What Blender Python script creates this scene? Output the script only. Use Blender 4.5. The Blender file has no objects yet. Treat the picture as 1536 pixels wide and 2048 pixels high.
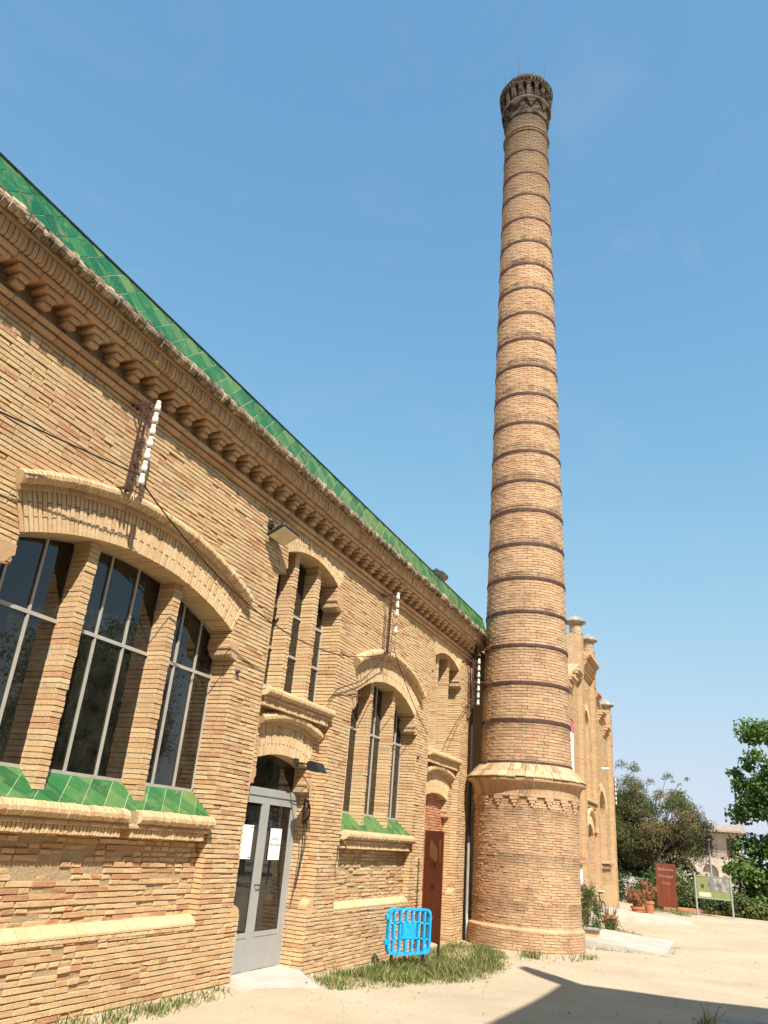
import bpy, bmesh, math, random
import numpy as np
from mathutils import Matrix, Vector

random.seed(7)
RNG = np.random.default_rng(11)
scene = bpy.context.scene
COL = scene.collection

# ------------------------------------------------------------------ camera
PP = np.array([768.0, 1024.0])
def _camera_axes(v, h):
    v = np.array(v) - PP; h = np.array(h) - PP
    f = math.sqrt(-(v @ h))
    up = np.array([v[0], v[1], f]); up /= np.linalg.norm(up)
    Y = np.array([h[0], h[1], f]); Y -= up * (Y @ up); Y /= np.linalg.norm(Y)
    X = np.cross(Y, up)
    return f, np.stack([X, Y, up])
FPX, RCAM = _camera_axes((1053.34, -2472.9), (1479.89, 1735.78))
CAM = np.array([6.0, 0.0, 1.74])
cam_data = bpy.data.cameras.new("camera")
cam_data.sensor_fit = 'HORIZONTAL'; cam_data.sensor_width = 36.0
cam_data.lens = FPX / 1536.0 * 36.0
cam_data.clip_start = 0.05; cam_data.clip_end = 3000.0
cam = bpy.data.objects.new("camera", cam_data); COL.objects.link(cam)
_m = Matrix.Identity(4)
for i in range(3):
    _m[i][0] = RCAM[i][0]; _m[i][1] = -RCAM[i][1]; _m[i][2] = -RCAM[i][2]; _m[i][3] = CAM[i]
cam.matrix_world = _m
scene.camera = cam
def proj(P):
    P = np.asarray(P, float) - CAM
    c = P @ RCAM
    return c[..., :2] / c[..., 2:3] * FPX + PP, c[..., 2]

# ------------------------------------------------------------------ sky, sun, exposure
TO_SUN = Vector((1.0, -1.15, 1.75)).normalized()
SUN_EL = math.asin(TO_SUN.z); SUN_ROT = math.atan2(TO_SUN.x, TO_SUN.y)
world = bpy.data.worlds.new("World"); scene.world = world; world.use_nodes = True
wt = world.node_tree; wt.nodes.clear()
sky = wt.nodes.new('ShaderNodeTexSky'); sky.sky_type = 'NISHITA'; sky.sun_disc = False
sky.sun_elevation = SUN_EL; sky.sun_rotation = SUN_ROT
sky.altitude = 80; sky.air_density = 1.0; sky.dust_density = 0.5; sky.ozone_density = 2.2
bg = wt.nodes.new('ShaderNodeBackground'); bg.inputs[1].default_value = 0.15
wo = wt.nodes.new('ShaderNodeOutputWorld')
sepn = wt.nodes.new('ShaderNodeSeparateColor'); comb = wt.nodes.new('ShaderNodeCombineColor')   # one even tone curve over the whole sky
wt.links.new(sky.outputs[0], sepn.inputs[0])
for _i, (_c, _k) in enumerate(((3.4, .79), (2.3, 1.18), (2.45, 1.30))):      # S*k / sqrt(1+(S/c)^2)
    _n1 = [wt.nodes.new('ShaderNodeMath') for _ in range(5)]
    for _m1, _op, _v in zip(_n1, ('DIVIDE', 'POWER', 'ADD', 'POWER', 'MULTIPLY'), (_c, 2.0, 1.0, -.5, _k)): _m1.operation = _op; _m1.inputs[1].default_value = _v
    wt.links.new(sepn.outputs[_i], _n1[0].inputs[0])
    for _a, _b in zip(_n1[:-1], _n1[1:]): wt.links.new(_a.outputs[0], _b.inputs[0])
    _n2 = wt.nodes.new('ShaderNodeMath'); _n2.operation = 'MULTIPLY'
    wt.links.new(_n1[4].outputs[0], _n2.inputs[0]); wt.links.new(sepn.outputs[_i], _n2.inputs[1]); wt.links.new(_n2.outputs[0], comb.inputs[_i])
_tc = wt.nodes.new('ShaderNodeTexCoord'); _mp = wt.nodes.new('ShaderNodeMapping'); _mp.inputs['Scale'].default_value = (2.2, 1.0, 3.4); _mp.inputs['Rotation'].default_value = (.3, .5, .4)
_nz = wt.nodes.new('ShaderNodeTexNoise'); _nz.inputs['Scale'].default_value = 2.6; _nz.inputs['Detail'].default_value = 9; _nz.inputs['Roughness'].default_value = .62; _nz.inputs['Distortion'].default_value = .9
_rp = wt.nodes.new('ShaderNodeValToRGB'); _rp.color_ramp.elements[0].position = .54; _rp.color_ramp.elements[0].color = (0, 0, 0, 1); _rp.color_ramp.elements[1].position = .80; _rp.color_ramp.elements[1].color = (.11, .11, .11, 1)
_cm = wt.nodes.new('ShaderNodeMix'); _cm.data_type = 'RGBA'; _cm.inputs[7].default_value = (2.4, 2.5, 2.6, 1)
wt.links.new(_tc.outputs['Generated'], _mp.inputs[0]); wt.links.new(_mp.outputs[0], _nz.inputs['Vector']); wt.links.new(_nz.outputs['Fac'], _rp.inputs[0]); wt.links.new(_rp.outputs[0], _cm.inputs[0]); wt.links.new(comb.outputs[0], _cm.inputs[6])
wt.links.new(_cm.outputs[2], bg.inputs[0]); wt.links.new(bg.outputs[0], wo.inputs[0])
sun_data = bpy.data.lights.new("sun", 'SUN'); sun_data.energy = 4.2; sun_data.angle = math.radians(0.55)
sun_data.color = (1.0, 0.95, 0.855)
sun = bpy.data.objects.new("sun", sun_data); COL.objects.link(sun)
sun.rotation_euler = TO_SUN.to_track_quat('Z', 'Y').to_euler(); sun.location = (20, -20, 30)
scene.view_settings.view_transform = 'Standard'; scene.view_settings.look = 'None'
scene.view_settings.exposure = 1.0; scene.view_settings.gamma = 1.0
scene.view_settings.use_curve_mapping = False
scene.cycles.max_bounces = 8; scene.cycles.transparent_max_bounces = 12

# ------------------------------------------------------------------ materials
def _new(name):
    m = bpy.data.materials.new(name); m.use_nodes = True
    nt = m.node_tree; nt.nodes.clear()
    out = nt.nodes.new('ShaderNodeOutputMaterial'); b = nt.nodes.new('ShaderNodeBsdfPrincipled')
    nt.links.new(b.outputs[0], out.inputs[0])
    return m, nt, b
def _n(nt, t, **kw):
    n = nt.nodes.new(t)
    for k, v in kw.items(): setattr(n, k, v)
    return n
def _pos(nt): return _n(nt, 'ShaderNodeNewGeometry').outputs['Position']
def _noise(nt, vec, scale, detail=3, rough=0.55, dist=0.0):
    n = _n(nt, 'ShaderNodeTexNoise'); n.inputs['Scale'].default_value = scale
    n.inputs['Detail'].default_value = detail; n.inputs['Roughness'].default_value = rough
    n.inputs['Distortion'].default_value = dist
    if vec is not None: nt.links.new(vec, n.inputs['Vector'])
    return n.outputs['Fac']
def _ramp(nt, fac, stops, interp='LINEAR'):
    r = _n(nt, 'ShaderNodeValToRGB'); r.color_ramp.interpolation = interp
    e = r.color_ramp.elements
    while len(e) < len(stops): e.new(0.5)
    for el, (p, c) in zip(e, stops):
        el.position = p; el.color = (c[0], c[1], c[2], 1) if not isinstance(c, (int, float)) else (c, c, c, 1)
    nt.links.new(fac, r.inputs[0]); return r.outputs[0]
def _mix(nt, fac, a, b, mode='MIX'):
    m = _n(nt, 'ShaderNodeMix', data_type='RGBA', blend_type=mode)
    for sock, v in ((m.inputs[0], fac), (m.inputs[6], a), (m.inputs[7], b)):
        if isinstance(v, (int, float)): sock.default_value = v
        elif isinstance(v, tuple): sock.default_value = (v[0], v[1], v[2], 1)
        else: nt.links.new(v, sock)
    return m.outputs[2]
def _math(nt, op, a, b=0.0, clamp=False):
    m = _n(nt, 'ShaderNodeMath', operation=op); m.use_clamp = clamp
    for s, v in ((m.inputs[0], a), (m.inputs[1], b)):
        if isinstance(v, (int, float)): s.default_value = v
        else: nt.links.new(v, s)
    return m.outputs[0]
def _bump(nt, b, h, strength=0.3, dist=0.01):
    bm = _n(nt, 'ShaderNodeBump'); bm.inputs['Strength'].default_value = strength
    bm.inputs['Distance'].default_value = dist
    nt.links.new(h, bm.inputs['Height']); nt.links.new(bm.outputs[0], b.inputs['Normal'])
def _attr(nt, name):
    a = _n(nt, 'ShaderNodeAttribute'); a.attribute_name = name; return a.outputs['Fac']
def simple(name, col, rough=0.7, var=0.12, scale=8.0, bump=0.0, metal=0.0, spec=0.35):
    m, nt, b = _new(name); p = _pos(nt)
    f = _noise(nt, p, scale, 4)
    lo = tuple(c * (1 - var) for c in col); hi = tuple(min(1, c * (1 + var)) for c in col)
    nt.links.new(_ramp(nt, f, [(0.3, lo), (0.7, hi)]), b.inputs['Base Color'])
    b.inputs['Roughness'].default_value = rough; b.inputs['Metallic'].default_value = metal
    b.inputs['Specular IOR Level'].default_value = spec
    if bump: _bump(nt, b, _noise(nt, p, scale * 6, 5), bump, 0.01)
    return m
BR_STOPS = [(0.0, (.47, .24, .13)), (.06, (.53, .31, .165)), (.25, (.575, .38, .20)), (.5, (.60, .41, .22)),
            (.8, (.625, .44, .245)), (.95, (.605, .44, .255)), (1.0, (.46, .36, .23))]
def brick_material(name, stops=BR_STOPS, red=0.24, soot=None, pale=0.3, dirt=0.25):
    m, nt, b = _new(name); p = _pos(nt); tone = _attr(nt, 'tone')
    col = _ramp(nt, tone, stops)
    big = _noise(nt, p, 0.9, 4, 0.6)
    col = _mix(nt, _math(nt, 'MULTIPLY', _ramp(nt, big, [(.5, 0.), (.68, 1.)]), red), col, (.47, .235, .13))
    big2 = _noise(nt, p, 1.7, 5, 0.65, 0.4)
    col = _mix(nt, _math(nt, 'MULTIPLY', _ramp(nt, big2, [(.52, 0.), (.75, 1.)]), pale), col, (.66, .49, .29))
    fine = _noise(nt, p, 55, 5, 0.7)
    col = _mix(nt, 1.0, col, _ramp(nt, fine, [(.3, .80), (.7, 1.13)]), 'MULTIPLY')
    spots = _noise(nt, p, 14, 6, 0.75)
    col = _mix(nt, _math(nt, 'MULTIPLY', _ramp(nt, spots, [(.56, 0.), (.72, 1.)]), dirt), col, (.25, .16, .095))
    mp = _n(nt, 'ShaderNodeMapping'); mp.inputs['Scale'].default_value = (5, 5, .45); nt.links.new(p, mp.inputs[0])
    col = _mix(nt, _math(nt, 'MULTIPLY', _ramp(nt, _noise(nt, mp.outputs[0], 1.0, 6, .7), [(.54, 0.), (.74, 1.)]), dirt * 1.1), col, (.28, .18, .11))
    if soot is not None:
        col = _mix(nt, soot(nt, p), col, (.075, .058, .045))
    nt.links.new(col, b.inputs['Base Color'])
    b.inputs['Roughness'].default_value = 0.93; b.inputs['Specular IOR Level'].default_value = 0.15
    h = _math(nt, 'ADD', fine, _math(nt, 'MULTIPLY', spots, 1.5))
    _bump(nt, b, h, 0.55, 0.012)
    return m
def soot_chimney(nt, p):
    sep = _n(nt, 'ShaderNodeSeparateXYZ'); nt.links.new(p, sep.inputs[0]); z = sep.outputs[2]
    top = _n(nt, 'ShaderNodeMapRange'); top.inputs[1].default_value = 18.5; top.inputs[2].default_value = 26.4
    top.inputs[3].default_value = 0.0; top.inputs[4].default_value = 0.95; nt.links.new(z, top.inputs[0])
    # run-off under each iron band: a band every 0.966 m, streaked
    ph = _math(nt, 'FRACT', _math(nt, 'DIVIDE', _math(nt, 'SUBTRACT', 3.60, z), 0.966), 0)
    und = _ramp(nt, ph, [(0.0, 1.0), (0.10, .85), (.40, 0.0)])
    mp = _n(nt, 'ShaderNodeMapping'); mp.inputs['Scale'].default_value = (3.2, 3.2, .55); nt.links.new(p, mp.inputs[0])
    st = _ramp(nt, _noise(nt, mp.outputs[0], 1.0, 6, 0.7), [(.36, 0.), (.60, 1.)])
    hz = _n(nt, 'ShaderNodeMapRange'); hz.inputs[1].default_value = 4.0; hz.inputs[2].default_value = 24.0
    hz.inputs[3].default_value = 0.55; hz.inputs[4].default_value = 0.95; nt.links.new(z, hz.inputs[0])
    a = _math(nt, 'MULTIPLY', _math(nt, 'MULTIPLY', und, st), hz.outputs[0])
    gen = _math(nt, 'MULTIPLY', _ramp(nt, _noise(nt, p, 2.2, 6, .7), [(.50, 0.), (.74, 1.)]), 0.48)
    return _math(nt, 'MAXIMUM', _math(nt, 'MAXIMUM', a, gen), top.outputs[0], True)
M = {}
M['brick'] = brick_material('facade_brick')
M['brick_red'] = brick_material('reddish_brick', [(0, (.38, .14, .075)), (.5, (.50, .22, .12)), (1, (.56, .32, .18))], .5, None, .2)
M['brick_pale'] = brick_material('pale_arch_brick', [(0, (.52, .27, .14)), (.06, (.58, .38, .20)), (.5, (.64, .45, .25)), (1, (.66, .48, .28))], .08, None, .3, .15)
M['brick_chim'] = brick_material('chimney_brick', [(0, (.41, .22, .13)), (.12, (.47, .29, .17)), (.5, (.51, .33, .19)), (.85, (.54, .365, .215)), (1, (.47, .33, .205))], .3, soot_chimney, .22)
M['brick_far'] = brick_material('hall_brick', [(0, (.46, .25, .135)), (.3, (.54, .355, .19)), (1, (.60, .425, .24))], .2)
M['brick_corn'] = brick_material('cornice_brick', [(0, (.47, .27, .15)), (.4, (.54, .34, .185)), (1, (.59, .40, .225))], .35, None, .1, .3)
def mortar_material():
    m, nt, b = _new('lime_mortar'); p = _pos(nt)
    f = _noise(nt, p, 30, 6, .75); g = _noise(nt, p, 2.0, 4)
    c = _ramp(nt, f, [(.3, (.37, .26, .145)), (.7, (.55, .41, .25))])
    c = _mix(nt, _ramp(nt, g, [(.45, 0.), (.7, .5)]), c, (.52, .32, .19))
    nt.links.new(c, b.inputs['Base Color']); b.inputs['Roughness'].default_value = .97
    b.inputs['Specular IOR Level'].default_value = .1
    _bump(nt, b, _math(nt, 'ADD', f, _noise(nt, p, 9, 5, .7)), .9, .03); return m
M['mortar'] = mortar_material()
def glazed():
    m, nt, b = _new('green_glazed_tile'); p = _pos(nt); tone = _attr(nt, 'tone')
    c = _ramp(nt, tone, [(0, (.010, .095, .030)), (.35, (.016, .13, .040)), (.7, (.045, .165, .048)), (1, (.11, .20, .06))])
    n = _noise(nt, p, 5.0, 5, .65, .8)
    c = _mix(nt, _ramp(nt, n, [(.5, 0.), (.72, .75)]), c, (.17, .22, .085))
    c = _mix(nt, _ramp(nt, _noise(nt, p, 60, 4, .7), [(.6, 0.), (.8, .3)]), c, (.4, .4, .3))
    nt.links.new(c, b.inputs['Base Color']); b.inputs['Roughness'].default_value = .25
    b.inputs['Specular IOR Level'].default_value = .32
    _bump(nt, b, _noise(nt, p, 18, 3), .12, .01); return m
M['tile'] = glazed()
def mossy():
    m, nt, b = _new('mossy_roll_tile'); p = _pos(nt); tone = _attr(nt, 'tone')
    c = _ramp(nt, tone, [(0, (.30, .20, .12)), (.5, (.44, .32, .20)), (1, (.52, .41, .27))])
    c = _mix(nt, _ramp(nt, _noise(nt, p, 6, 6, .75), [(.42, 0.), (.58, 1.)]), c, (.085, .062, .042))
    c = _mix(nt, _ramp(nt, _noise(nt, p, 9, 5, .7), [(.6, 0.), (.7, .8)]), c, (.33, .23, .05))
    nt.links.new(c, b.inputs['Base Color']); b.inputs['Roughness'].default_value = .95
    _bump(nt, b, _noise(nt, p, 40, 5), .6, .015); return m
M['mossy'] = mossy()
def lichen_stone():
    m, nt, b = _new('weathered_stone'); p = _pos(nt)
    c = _ramp(nt, _noise(nt, p, 4, 6, .7), [(.3, (.22, .19, .15)), (.5, (.46, .42, .34)), (.75, (.62, .57, .46))])
    c = _mix(nt, _ramp(nt, _noise(nt, p, 1.6, 4), [(.6, 0.), (.75, .6)]), c, (.52, .33, .06))
    nt.links.new(c, b.inputs['Base Color']); b.inputs['Roughness'].default_value = .95
    _bump(nt, b, _noise(nt, p, 30, 5), .5, .02); return m
M['stone'] = lichen_stone()
M['capstone'] = simple('grey_cap_stone', (.29, .265, .22), .95, .5, 5, .6)
M['chim_cap'] = brick_material('sooty_cap_brick', [(0, (.018, .014, .011)), (.5, (.052, .040, .029)), (1, (.12, .095, .068))], .0, None, .1)
M['chim_ring'] = simple('soot_stained_stone', (.12, .098, .075), .95, .5, 5, .5)
M['chim_tile'] = brick_material('chimney_skirt_tile', [(0, (.33, .22, .12)), (.5, (.50, .35, .20)), (1, (.57, .42, .26))], .2, None, .2, .8)
M['iron'] = simple('rusty_iron', (.085, .042, .035), .75, .35, 12, .3, .2)
M['iron_dark'] = simple('dark_iron', (.05, .035, .03), .7, .3, 14, .2, .3)
M['frame'] = simple('grey_steel_frame', (.46, .42, .36), .55, .10, 6, .05, .25)
M['doorgrey'] = simple('grey_painted_door', (.36, .35, .33), .45, .05, 3, .03, .1, .5)
M['black'] = simple('black_plastic', (.02, .02, .022), .5, .2, 10)
M['porcelain'] = simple('white_porcelain', (.64, .61, .53), .25, .22, 16, 0, 0, .5)
M['wire'] = simple('black_cable', (.035, .028, .024), .6, .2, 10)
M['lampglass'] = simple('yellowed_lamp_glass', (.62, .52, .33), .35, .12, 6, 0, 0, .5)
M['blue'] = simple('blue_plastic', (.012, .34, .66), .5, .22, 14, .15, 0, .4)
M['paper'] = simple('white_paper', (.86, .88, .84), .8, .02, 4)
M['ink'] = simple('dark_ink', (.06, .07, .07), .8, .1, 4)
M['concrete'] = simple('pale_concrete', (.44, .40, .34), .92, .14, 2.5, .5)
M['concrete_dk'] = simple('grey_concrete_slab', (.30, .28, .25), .92, .2, 3, .5)
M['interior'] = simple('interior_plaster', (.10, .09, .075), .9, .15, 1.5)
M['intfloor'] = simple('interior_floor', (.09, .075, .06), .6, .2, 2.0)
M['terracotta'] = simple('terracotta', (.42, .15, .075), .85, .18, 7, .2)
M['soil'] = simple('dry_soil', (.20, .14, .09), .97, .3, 9, .5)
M['roofclay'] = simple('clay_roof', (.40, .22, .12), .9, .25, 4, .4)
M['galv'] = simple('galvanised_post', (.42, .43, .40), .5, .12, 5, 0, .5)
M['white'] = simple('white_sheet', (.80, .79, .77), .7, .03, 3)
M['pink'] = simple('pink_print', (.55, .12, .16), .7, .25, 6)
M['cardboard'] = simple('brown_cardboard', (.33, .17, .095), .85, .12, 4)
M['redplastic'] = simple('red_plastic', (.45, .02, .02), .4, .1, 4)
M['greenplastic'] = simple('green_plastic', (.02, .30, .12), .4, .1, 4)
M['doorbrown'] = simple('brown_door', (.10, .045, .03), .6, .2, 5)
M['bark'] = simple('bark', (.16, .115, .08), .95, .35, 10, .8)
def corten():
    m, nt, b = _new('corten_steel'); p = _pos(nt)
    mp = _n(nt, 'ShaderNodeMapping'); mp.inputs['Scale'].default_value = (5, 5, .7); nt.links.new(p, mp.inputs[0])
    c = _ramp(nt, _noise(nt, mp.outputs[0], 1.6, 6, .7), [(.3, (.13, .030, .016)), (.6, (.20, .052, .026)), (.8, (.27, .085, .035))])
    c = _mix(nt, _ramp(nt, _noise(nt, p, 70, 4), [(.55, 0.), (.75, .5)]), c, (.10, .03, .02))
    nt.links.new(c, b.inputs['Base Color']); b.inputs['Roughness'].default_value = .62
    b.inputs['Specular IOR Level'].default_value = .3
    _bump(nt, b, _noise(nt, p, 90, 4), .2, .004); return m
M['corten'] = corten()
M['rust_pale'] = simple('worn_rust_patch', (.33, .17, .085), .8, .1, 8)
M['letter_dark'] = simple('dark_cutout_letter', (.05, .015, .01), .8, .1, 8)
M['letter_pale'] = simple('pale_cutout_letter', (.42, .26, .20), .8, .2, 14)
def glass():
    m = bpy.data.materials.new('window_glass'); m.use_nodes = True; nt = m.node_tree; nt.nodes.clear()
    o = nt.nodes.new('ShaderNodeOutputMaterial'); mix = nt.nodes.new('ShaderNodeMixShader')
    t = nt.nodes.new('ShaderNodeBsdfTransparent'); t.inputs[0].default_value = (.50, .53, .52, 1)
    g = nt.nodes.new('ShaderNodeBsdfGlossy'); g.inputs['Roughness'].default_value = .012
    g.inputs[0].default_value = (.76, .75, .73, 1)
    d = nt.nodes.new('ShaderNodeBsdfDiffuse'); mix2 = nt.nodes.new('ShaderNodeMixShader')
    fr = nt.nodes.new('ShaderNodeFresnel'); fr.inputs[0].default_value = 1.5
    p = _pos(nt); dust = _ramp(nt, _noise(nt, p, 5, 6, .7), [(.35, .008), (.75, .05)])
    d.inputs[0].default_value = (.55, .50, .42, 1)
    add = _math(nt, 'ADD', _math(nt, 'MULTIPLY', fr.outputs[0], 1.0), .045, True)
    nt.links.new(add, mix.inputs[0])
    nt.links.new(t.outputs[0], mix.inputs[1]); nt.links.new(g.outputs[0], mix.inputs[2])
    nt.links.new(dust, mix2.inputs[0]); nt.links.new(mix.outputs[0], mix2.inputs[1]); nt.links.new(d.outputs[0], mix2.inputs[2])
    nt.links.new(mix2.outputs[0], o.inputs[0]); return m
M['glass'] = glass()
def leafmat(name, stops, trans=.25):
    m, nt, b = _new(name); tone = _attr(nt, 'tone')
    c = _ramp(nt, tone, stops); nt.links.new(c, b.inputs['Base Color'])
    b.inputs['Roughness'].default_value = .55; b.inputs['Specular IOR Level'].default_value = .35
    tr = _n(nt, 'ShaderNodeBsdfTranslucent'); nt.links.new(c, tr.inputs[0])
    mx = _n(nt, 'ShaderNodeMixShader'); mx.inputs[0].default_value = trans
    out = [n for n in nt.nodes if n.type == 'OUTPUT_MATERIAL'][0]
    nt.links.new(b.outputs[0], mx.inputs[1]); nt.links.new(tr.outputs[0], mx.inputs[2]); nt.links.new(mx.outputs[0], out.inputs[0])
    return m
M['leaf_feather'] = leafmat('feathery_leaf', [(0, (.065, .095, .03)), (.45, (.135, .16, .05)), (.7, (.21, .205, .075)), (.88, (.28, .19, .085)), (1, (.36, .18, .10))])
M['leaf_green'] = leafmat('broad_leaf', [(0, (.04, .085, .017)), (.5, (.09, .165, .032)), (.85, (.16, .24, .05)), (1, (.24, .28, .07))])
M['leaf_shrub'] = leafmat('shrub_leaf', [(0, (.035, .06, .015)), (.6, (.08, .12, .03)), (1, (.20, .21, .06))])
M['leaf_conifer'] = leafmat('conifer_leaf', [(0, (.035, .075, .015)), (.6, (.09, .13, .03)), (1, (.19, .20, .05))])
M['leaf_dry'] = leafmat('dry_leaf', [(0, (.22, .09, .04)), (.5, (.36, .15, .065)), (1, (.42, .25, .12))], .2)
M['twig'] = simple('dry_twig', (.26, .19, .13), .9, .25, 8)
M['grass'] = leafmat('grass_blade', [(0, (.045, .085, .014)), (.35, (.085, .14, .025)), (.6, (.16, .19, .05)), (.8, (.33, .28, .11)), (1, (.48, .39, .19))], .3)
def groundmat():
    m, nt, b = _new('sandy_ground'); p = _pos(nt)
    c = _ramp(nt, _noise(nt, p, .55, 7, .65), [(.3, (.42, .335, .235)), (.7, (.55, .45, .325))])
    c = _mix(nt, 1.0, c, _ramp(nt, _noise(nt, p, 45, 6, .8), [(.28, .74), (.72, 1.12)]), 'MULTIPLY')
    c = _mix(nt, _ramp(nt, _noise(nt, p, 3.5, 6, .7), [(.52, 0.), (.76, .5)]), c, (.39, .30, .19))
    c = _mix(nt, _ramp(nt, _noise(nt, p, 130, 3, .8), [(.64, 0.), (.72, .6)]), c, (.22, .165, .11))
    nt.links.new(c, b.inputs['Base Color']); b.inputs['Roughness'].default_value = .97
    b.inputs['Specular IOR Level'].default_value = .1
    h = _math(nt, 'ADD', _noise(nt, p, 80, 5, .8), _math(nt, 'MULTIPLY', _noise(nt, p, 4, 5, .6), 3.0))
    _bump(nt, b, h, .35, .02); return m
M['ground'] = groundmat()

# ------------------------------------------------------------------ object helpers
def link_mesh(name, me, mat, parent=None, world=True, smooth=False):
    o = bpy.data.objects.new(name, me); COL.objects.link(o)
    if mat is not None and len(me.materials) == 0: me.materials.append(mat)
    if parent is not None:
        o.parent = parent
        if world: o.matrix_parent_inverse = rootmat(parent).inverted()
    if smooth: me.polygons.foreach_set('use_smooth', np.ones(len(me.polygons), bool))
    return o
def rootmat(o):
    m = o.matrix_basis.copy() if o.parent is None else (rootmat(o.parent) @ o.matrix_parent_inverse @ o.matrix_basis)
    return m
def thing(name, label, cat, loc=(0, 0, 0), rotz=0.0, group=None):
    o = bpy.data.objects.new(name, None); COL.objects.link(o); o.empty_display_size = .2
    o.location = loc; o.rotation_euler = (0, 0, rotz)
    o.matrix_basis = Matrix.Translation(loc) @ Matrix.Rotation(rotz, 4, 'Z')
    return tag(o, label, cat, group)
def tag(o, label=None, cat=None, group=None, kind=None):
    if label: o['label'] = label
    if cat: o['category'] = cat
    if group: o['group'] = group
    if kind: o['kind'] = kind
    return o
def npmesh(name, V, F, tone=None):
    """V (n,3), F (m,k) equal-size polygons."""
    V = np.ascontiguousarray(V, np.float32); F = np.ascontiguousarray(F, np.int32)
    me = bpy.data.meshes.new(name); k = F.shape[1]
    me.vertices.add(len(V)); me.vertices.foreach_set('co', V.ravel())
    me.loops.add(F.size); me.loops.foreach_set('vertex_index', F.ravel())
    me.polygons.add(len(F)); me.polygons.foreach_set('loop_start', np.arange(0, F.size, k, dtype=np.int32))
    me.update(calc_edges=True); me.shade_flat()
    if tone is not None:
        a = me.attributes.new('tone', 'FLOAT', 'POINT'); a.data.foreach_set('value', np.ascontiguousarray(tone, np.float32))
    return me
class MB:
    def __init__(s): s.v = []; s.f = []; s.t = []
    def add(s, vs, fs, tone=.5):
        n = len(s.v); s.v += [tuple(p) for p in vs]; s.f += [tuple(i + n for i in f) for f in fs]; s.t += [tone] * len(vs)
    def box(s, c, size, rot=None, tone=.5):
        h = [a / 2 for a in size]
        vs = [Vector((x * h[0], y * h[1], z * h[2])) for x in (-1, 1) for y in (-1, 1) for z in (-1, 1)]
        if rot is not None: vs = [rot @ v for v in vs]
        c = Vector(c); vs = [v + c for v in vs]
        s.add(vs, [(0, 1, 3, 2), (4, 6, 7, 5), (0, 4, 5, 1), (2, 3, 7, 6), (0, 2, 6, 4), (1, 5, 7, 3)], tone)
    def bb(s, a, b, tone=.5):
        s.box([(a[i] + b[i]) / 2 for i in range(3)], [abs(b[i] - a[i]) for i in range(3)], None, tone)
    def bevbox(s, a, b, ch=.006, tone=.5, rot=None, org=None):
        """box with chamfered edges"""
        c = Vector([(a[i] + b[i]) / 2 for i in range(3)]); h = [abs(b[i] - a[i]) / 2 for i in range(3)]
        bm = bmesh.new(); bmesh.ops.create_cube(bm, size=2.0)
        for v in bm.verts: v.co = Vector((v.co.x * h[0], v.co.y * h[1], v.co.z * h[2]))
        bmesh.ops.bevel(bm, geom=list(bm.edges), offset=min(ch, min(h) * .45), segments=1, affect='EDGES')
        bm.verts.index_update()
        vs = [(rot @ v.co if rot is not None else v.co) + c for v in bm.verts]; fs = [tuple(v.index for v in f.verts) for f in bm.faces]
        bm.free(); s.add(vs, fs, tone)
    def prism(s, poly, d0, d1, axis, tone=.5):
        """poly: list of 2D points, extruded between d0 and d1 along axis ('x': pts are (y,z); 'y': (x,z); 'z': (x,y))."""
        def P(p, d): return {'x': (d, p[0], p[1]), 'y': (p[0], d, p[1]), 'z': (p[0], p[1], d)}[axis]
        n = len(poly); vs = [P(p, d0) for p in poly] + [P(p, d1) for p in poly]
        fs = [tuple(range(n - 1, -1, -1)), tuple(range(n, 2 * n))] + [(i, (i + 1) % n, n + (i + 1) % n, n + i) for i in range(n)]
        s.add(vs, fs, tone)
    def tube(s, path, r, seg=8, cap=True, tone=.5):
        path = [Vector(p) for p in path]; rs = r if isinstance(r, (list, tuple)) else [r] * len(path)
        rings = []; up = Vector((0, 0, 1)); prev = None
        for i, p in enumerate(path):
            d = (path[min(i + 1, len(path) - 1)] - path[max(i - 1, 0)]); d = d.normalized() if d.length > 1e-9 else Vector((0, 0, 1))
            if prev is None:
                a = d.cross(up) if abs(d.dot(up)) < .95 else d.cross(Vector((1, 0, 0)))
            else: a = prev - d * prev.dot(d)
            a.normalize(); prev = a; b = d.cross(a)
            rings.append([p + (a * math.cos(t) + b * math.sin(t)) * rs[i] for t in [2 * math.pi * k / seg for k in range(seg)]])
        vs = [v for ring in rings for v in ring]; fs = []
        for i in range(len(path) - 1):
            for k in range(seg): fs.append((i * seg + k, i * seg + (k + 1) % seg, (i + 1) * seg + (k + 1) % seg, (i + 1) * seg + k))
        if cap: fs += [tuple(range(seg - 1, -1, -1)), tuple((len(path) - 1) * seg + k for k in range(seg))]
        s.add(vs, fs, tone)
    def lathe(s, prof, c, seg=32, tone=.5):
        vs = []; fs = []; n = len(prof)
        for k in range(seg):
            t = 2 * math.pi * k / seg
            for r, z in prof: vs.append((c[0] + r * math.cos(t), c[1] + r * math.sin(t), c[2] + z))
        for k in range(seg):
            for i in range(n - 1):
                a = k * n + i; b = ((k + 1) % seg) * n + i; fs.append((a, b, b + 1, a + 1))
        s.add(vs, fs, tone)
    def build(s, name, mat, parent=None, world=True, smooth=False, kind=None):
        me = bpy.data.meshes.new(name); me.from_pydata(s.v, [], s.f); me.update()
        a = me.attributes.new('tone', 'FLOAT', 'POINT'); a.data.foreach_set('value', np.array(s.t, np.float32))
        o = link_mesh(name, me, mat, parent, world, smooth)
        if kind: o['kind'] = kind
        return o

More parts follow.
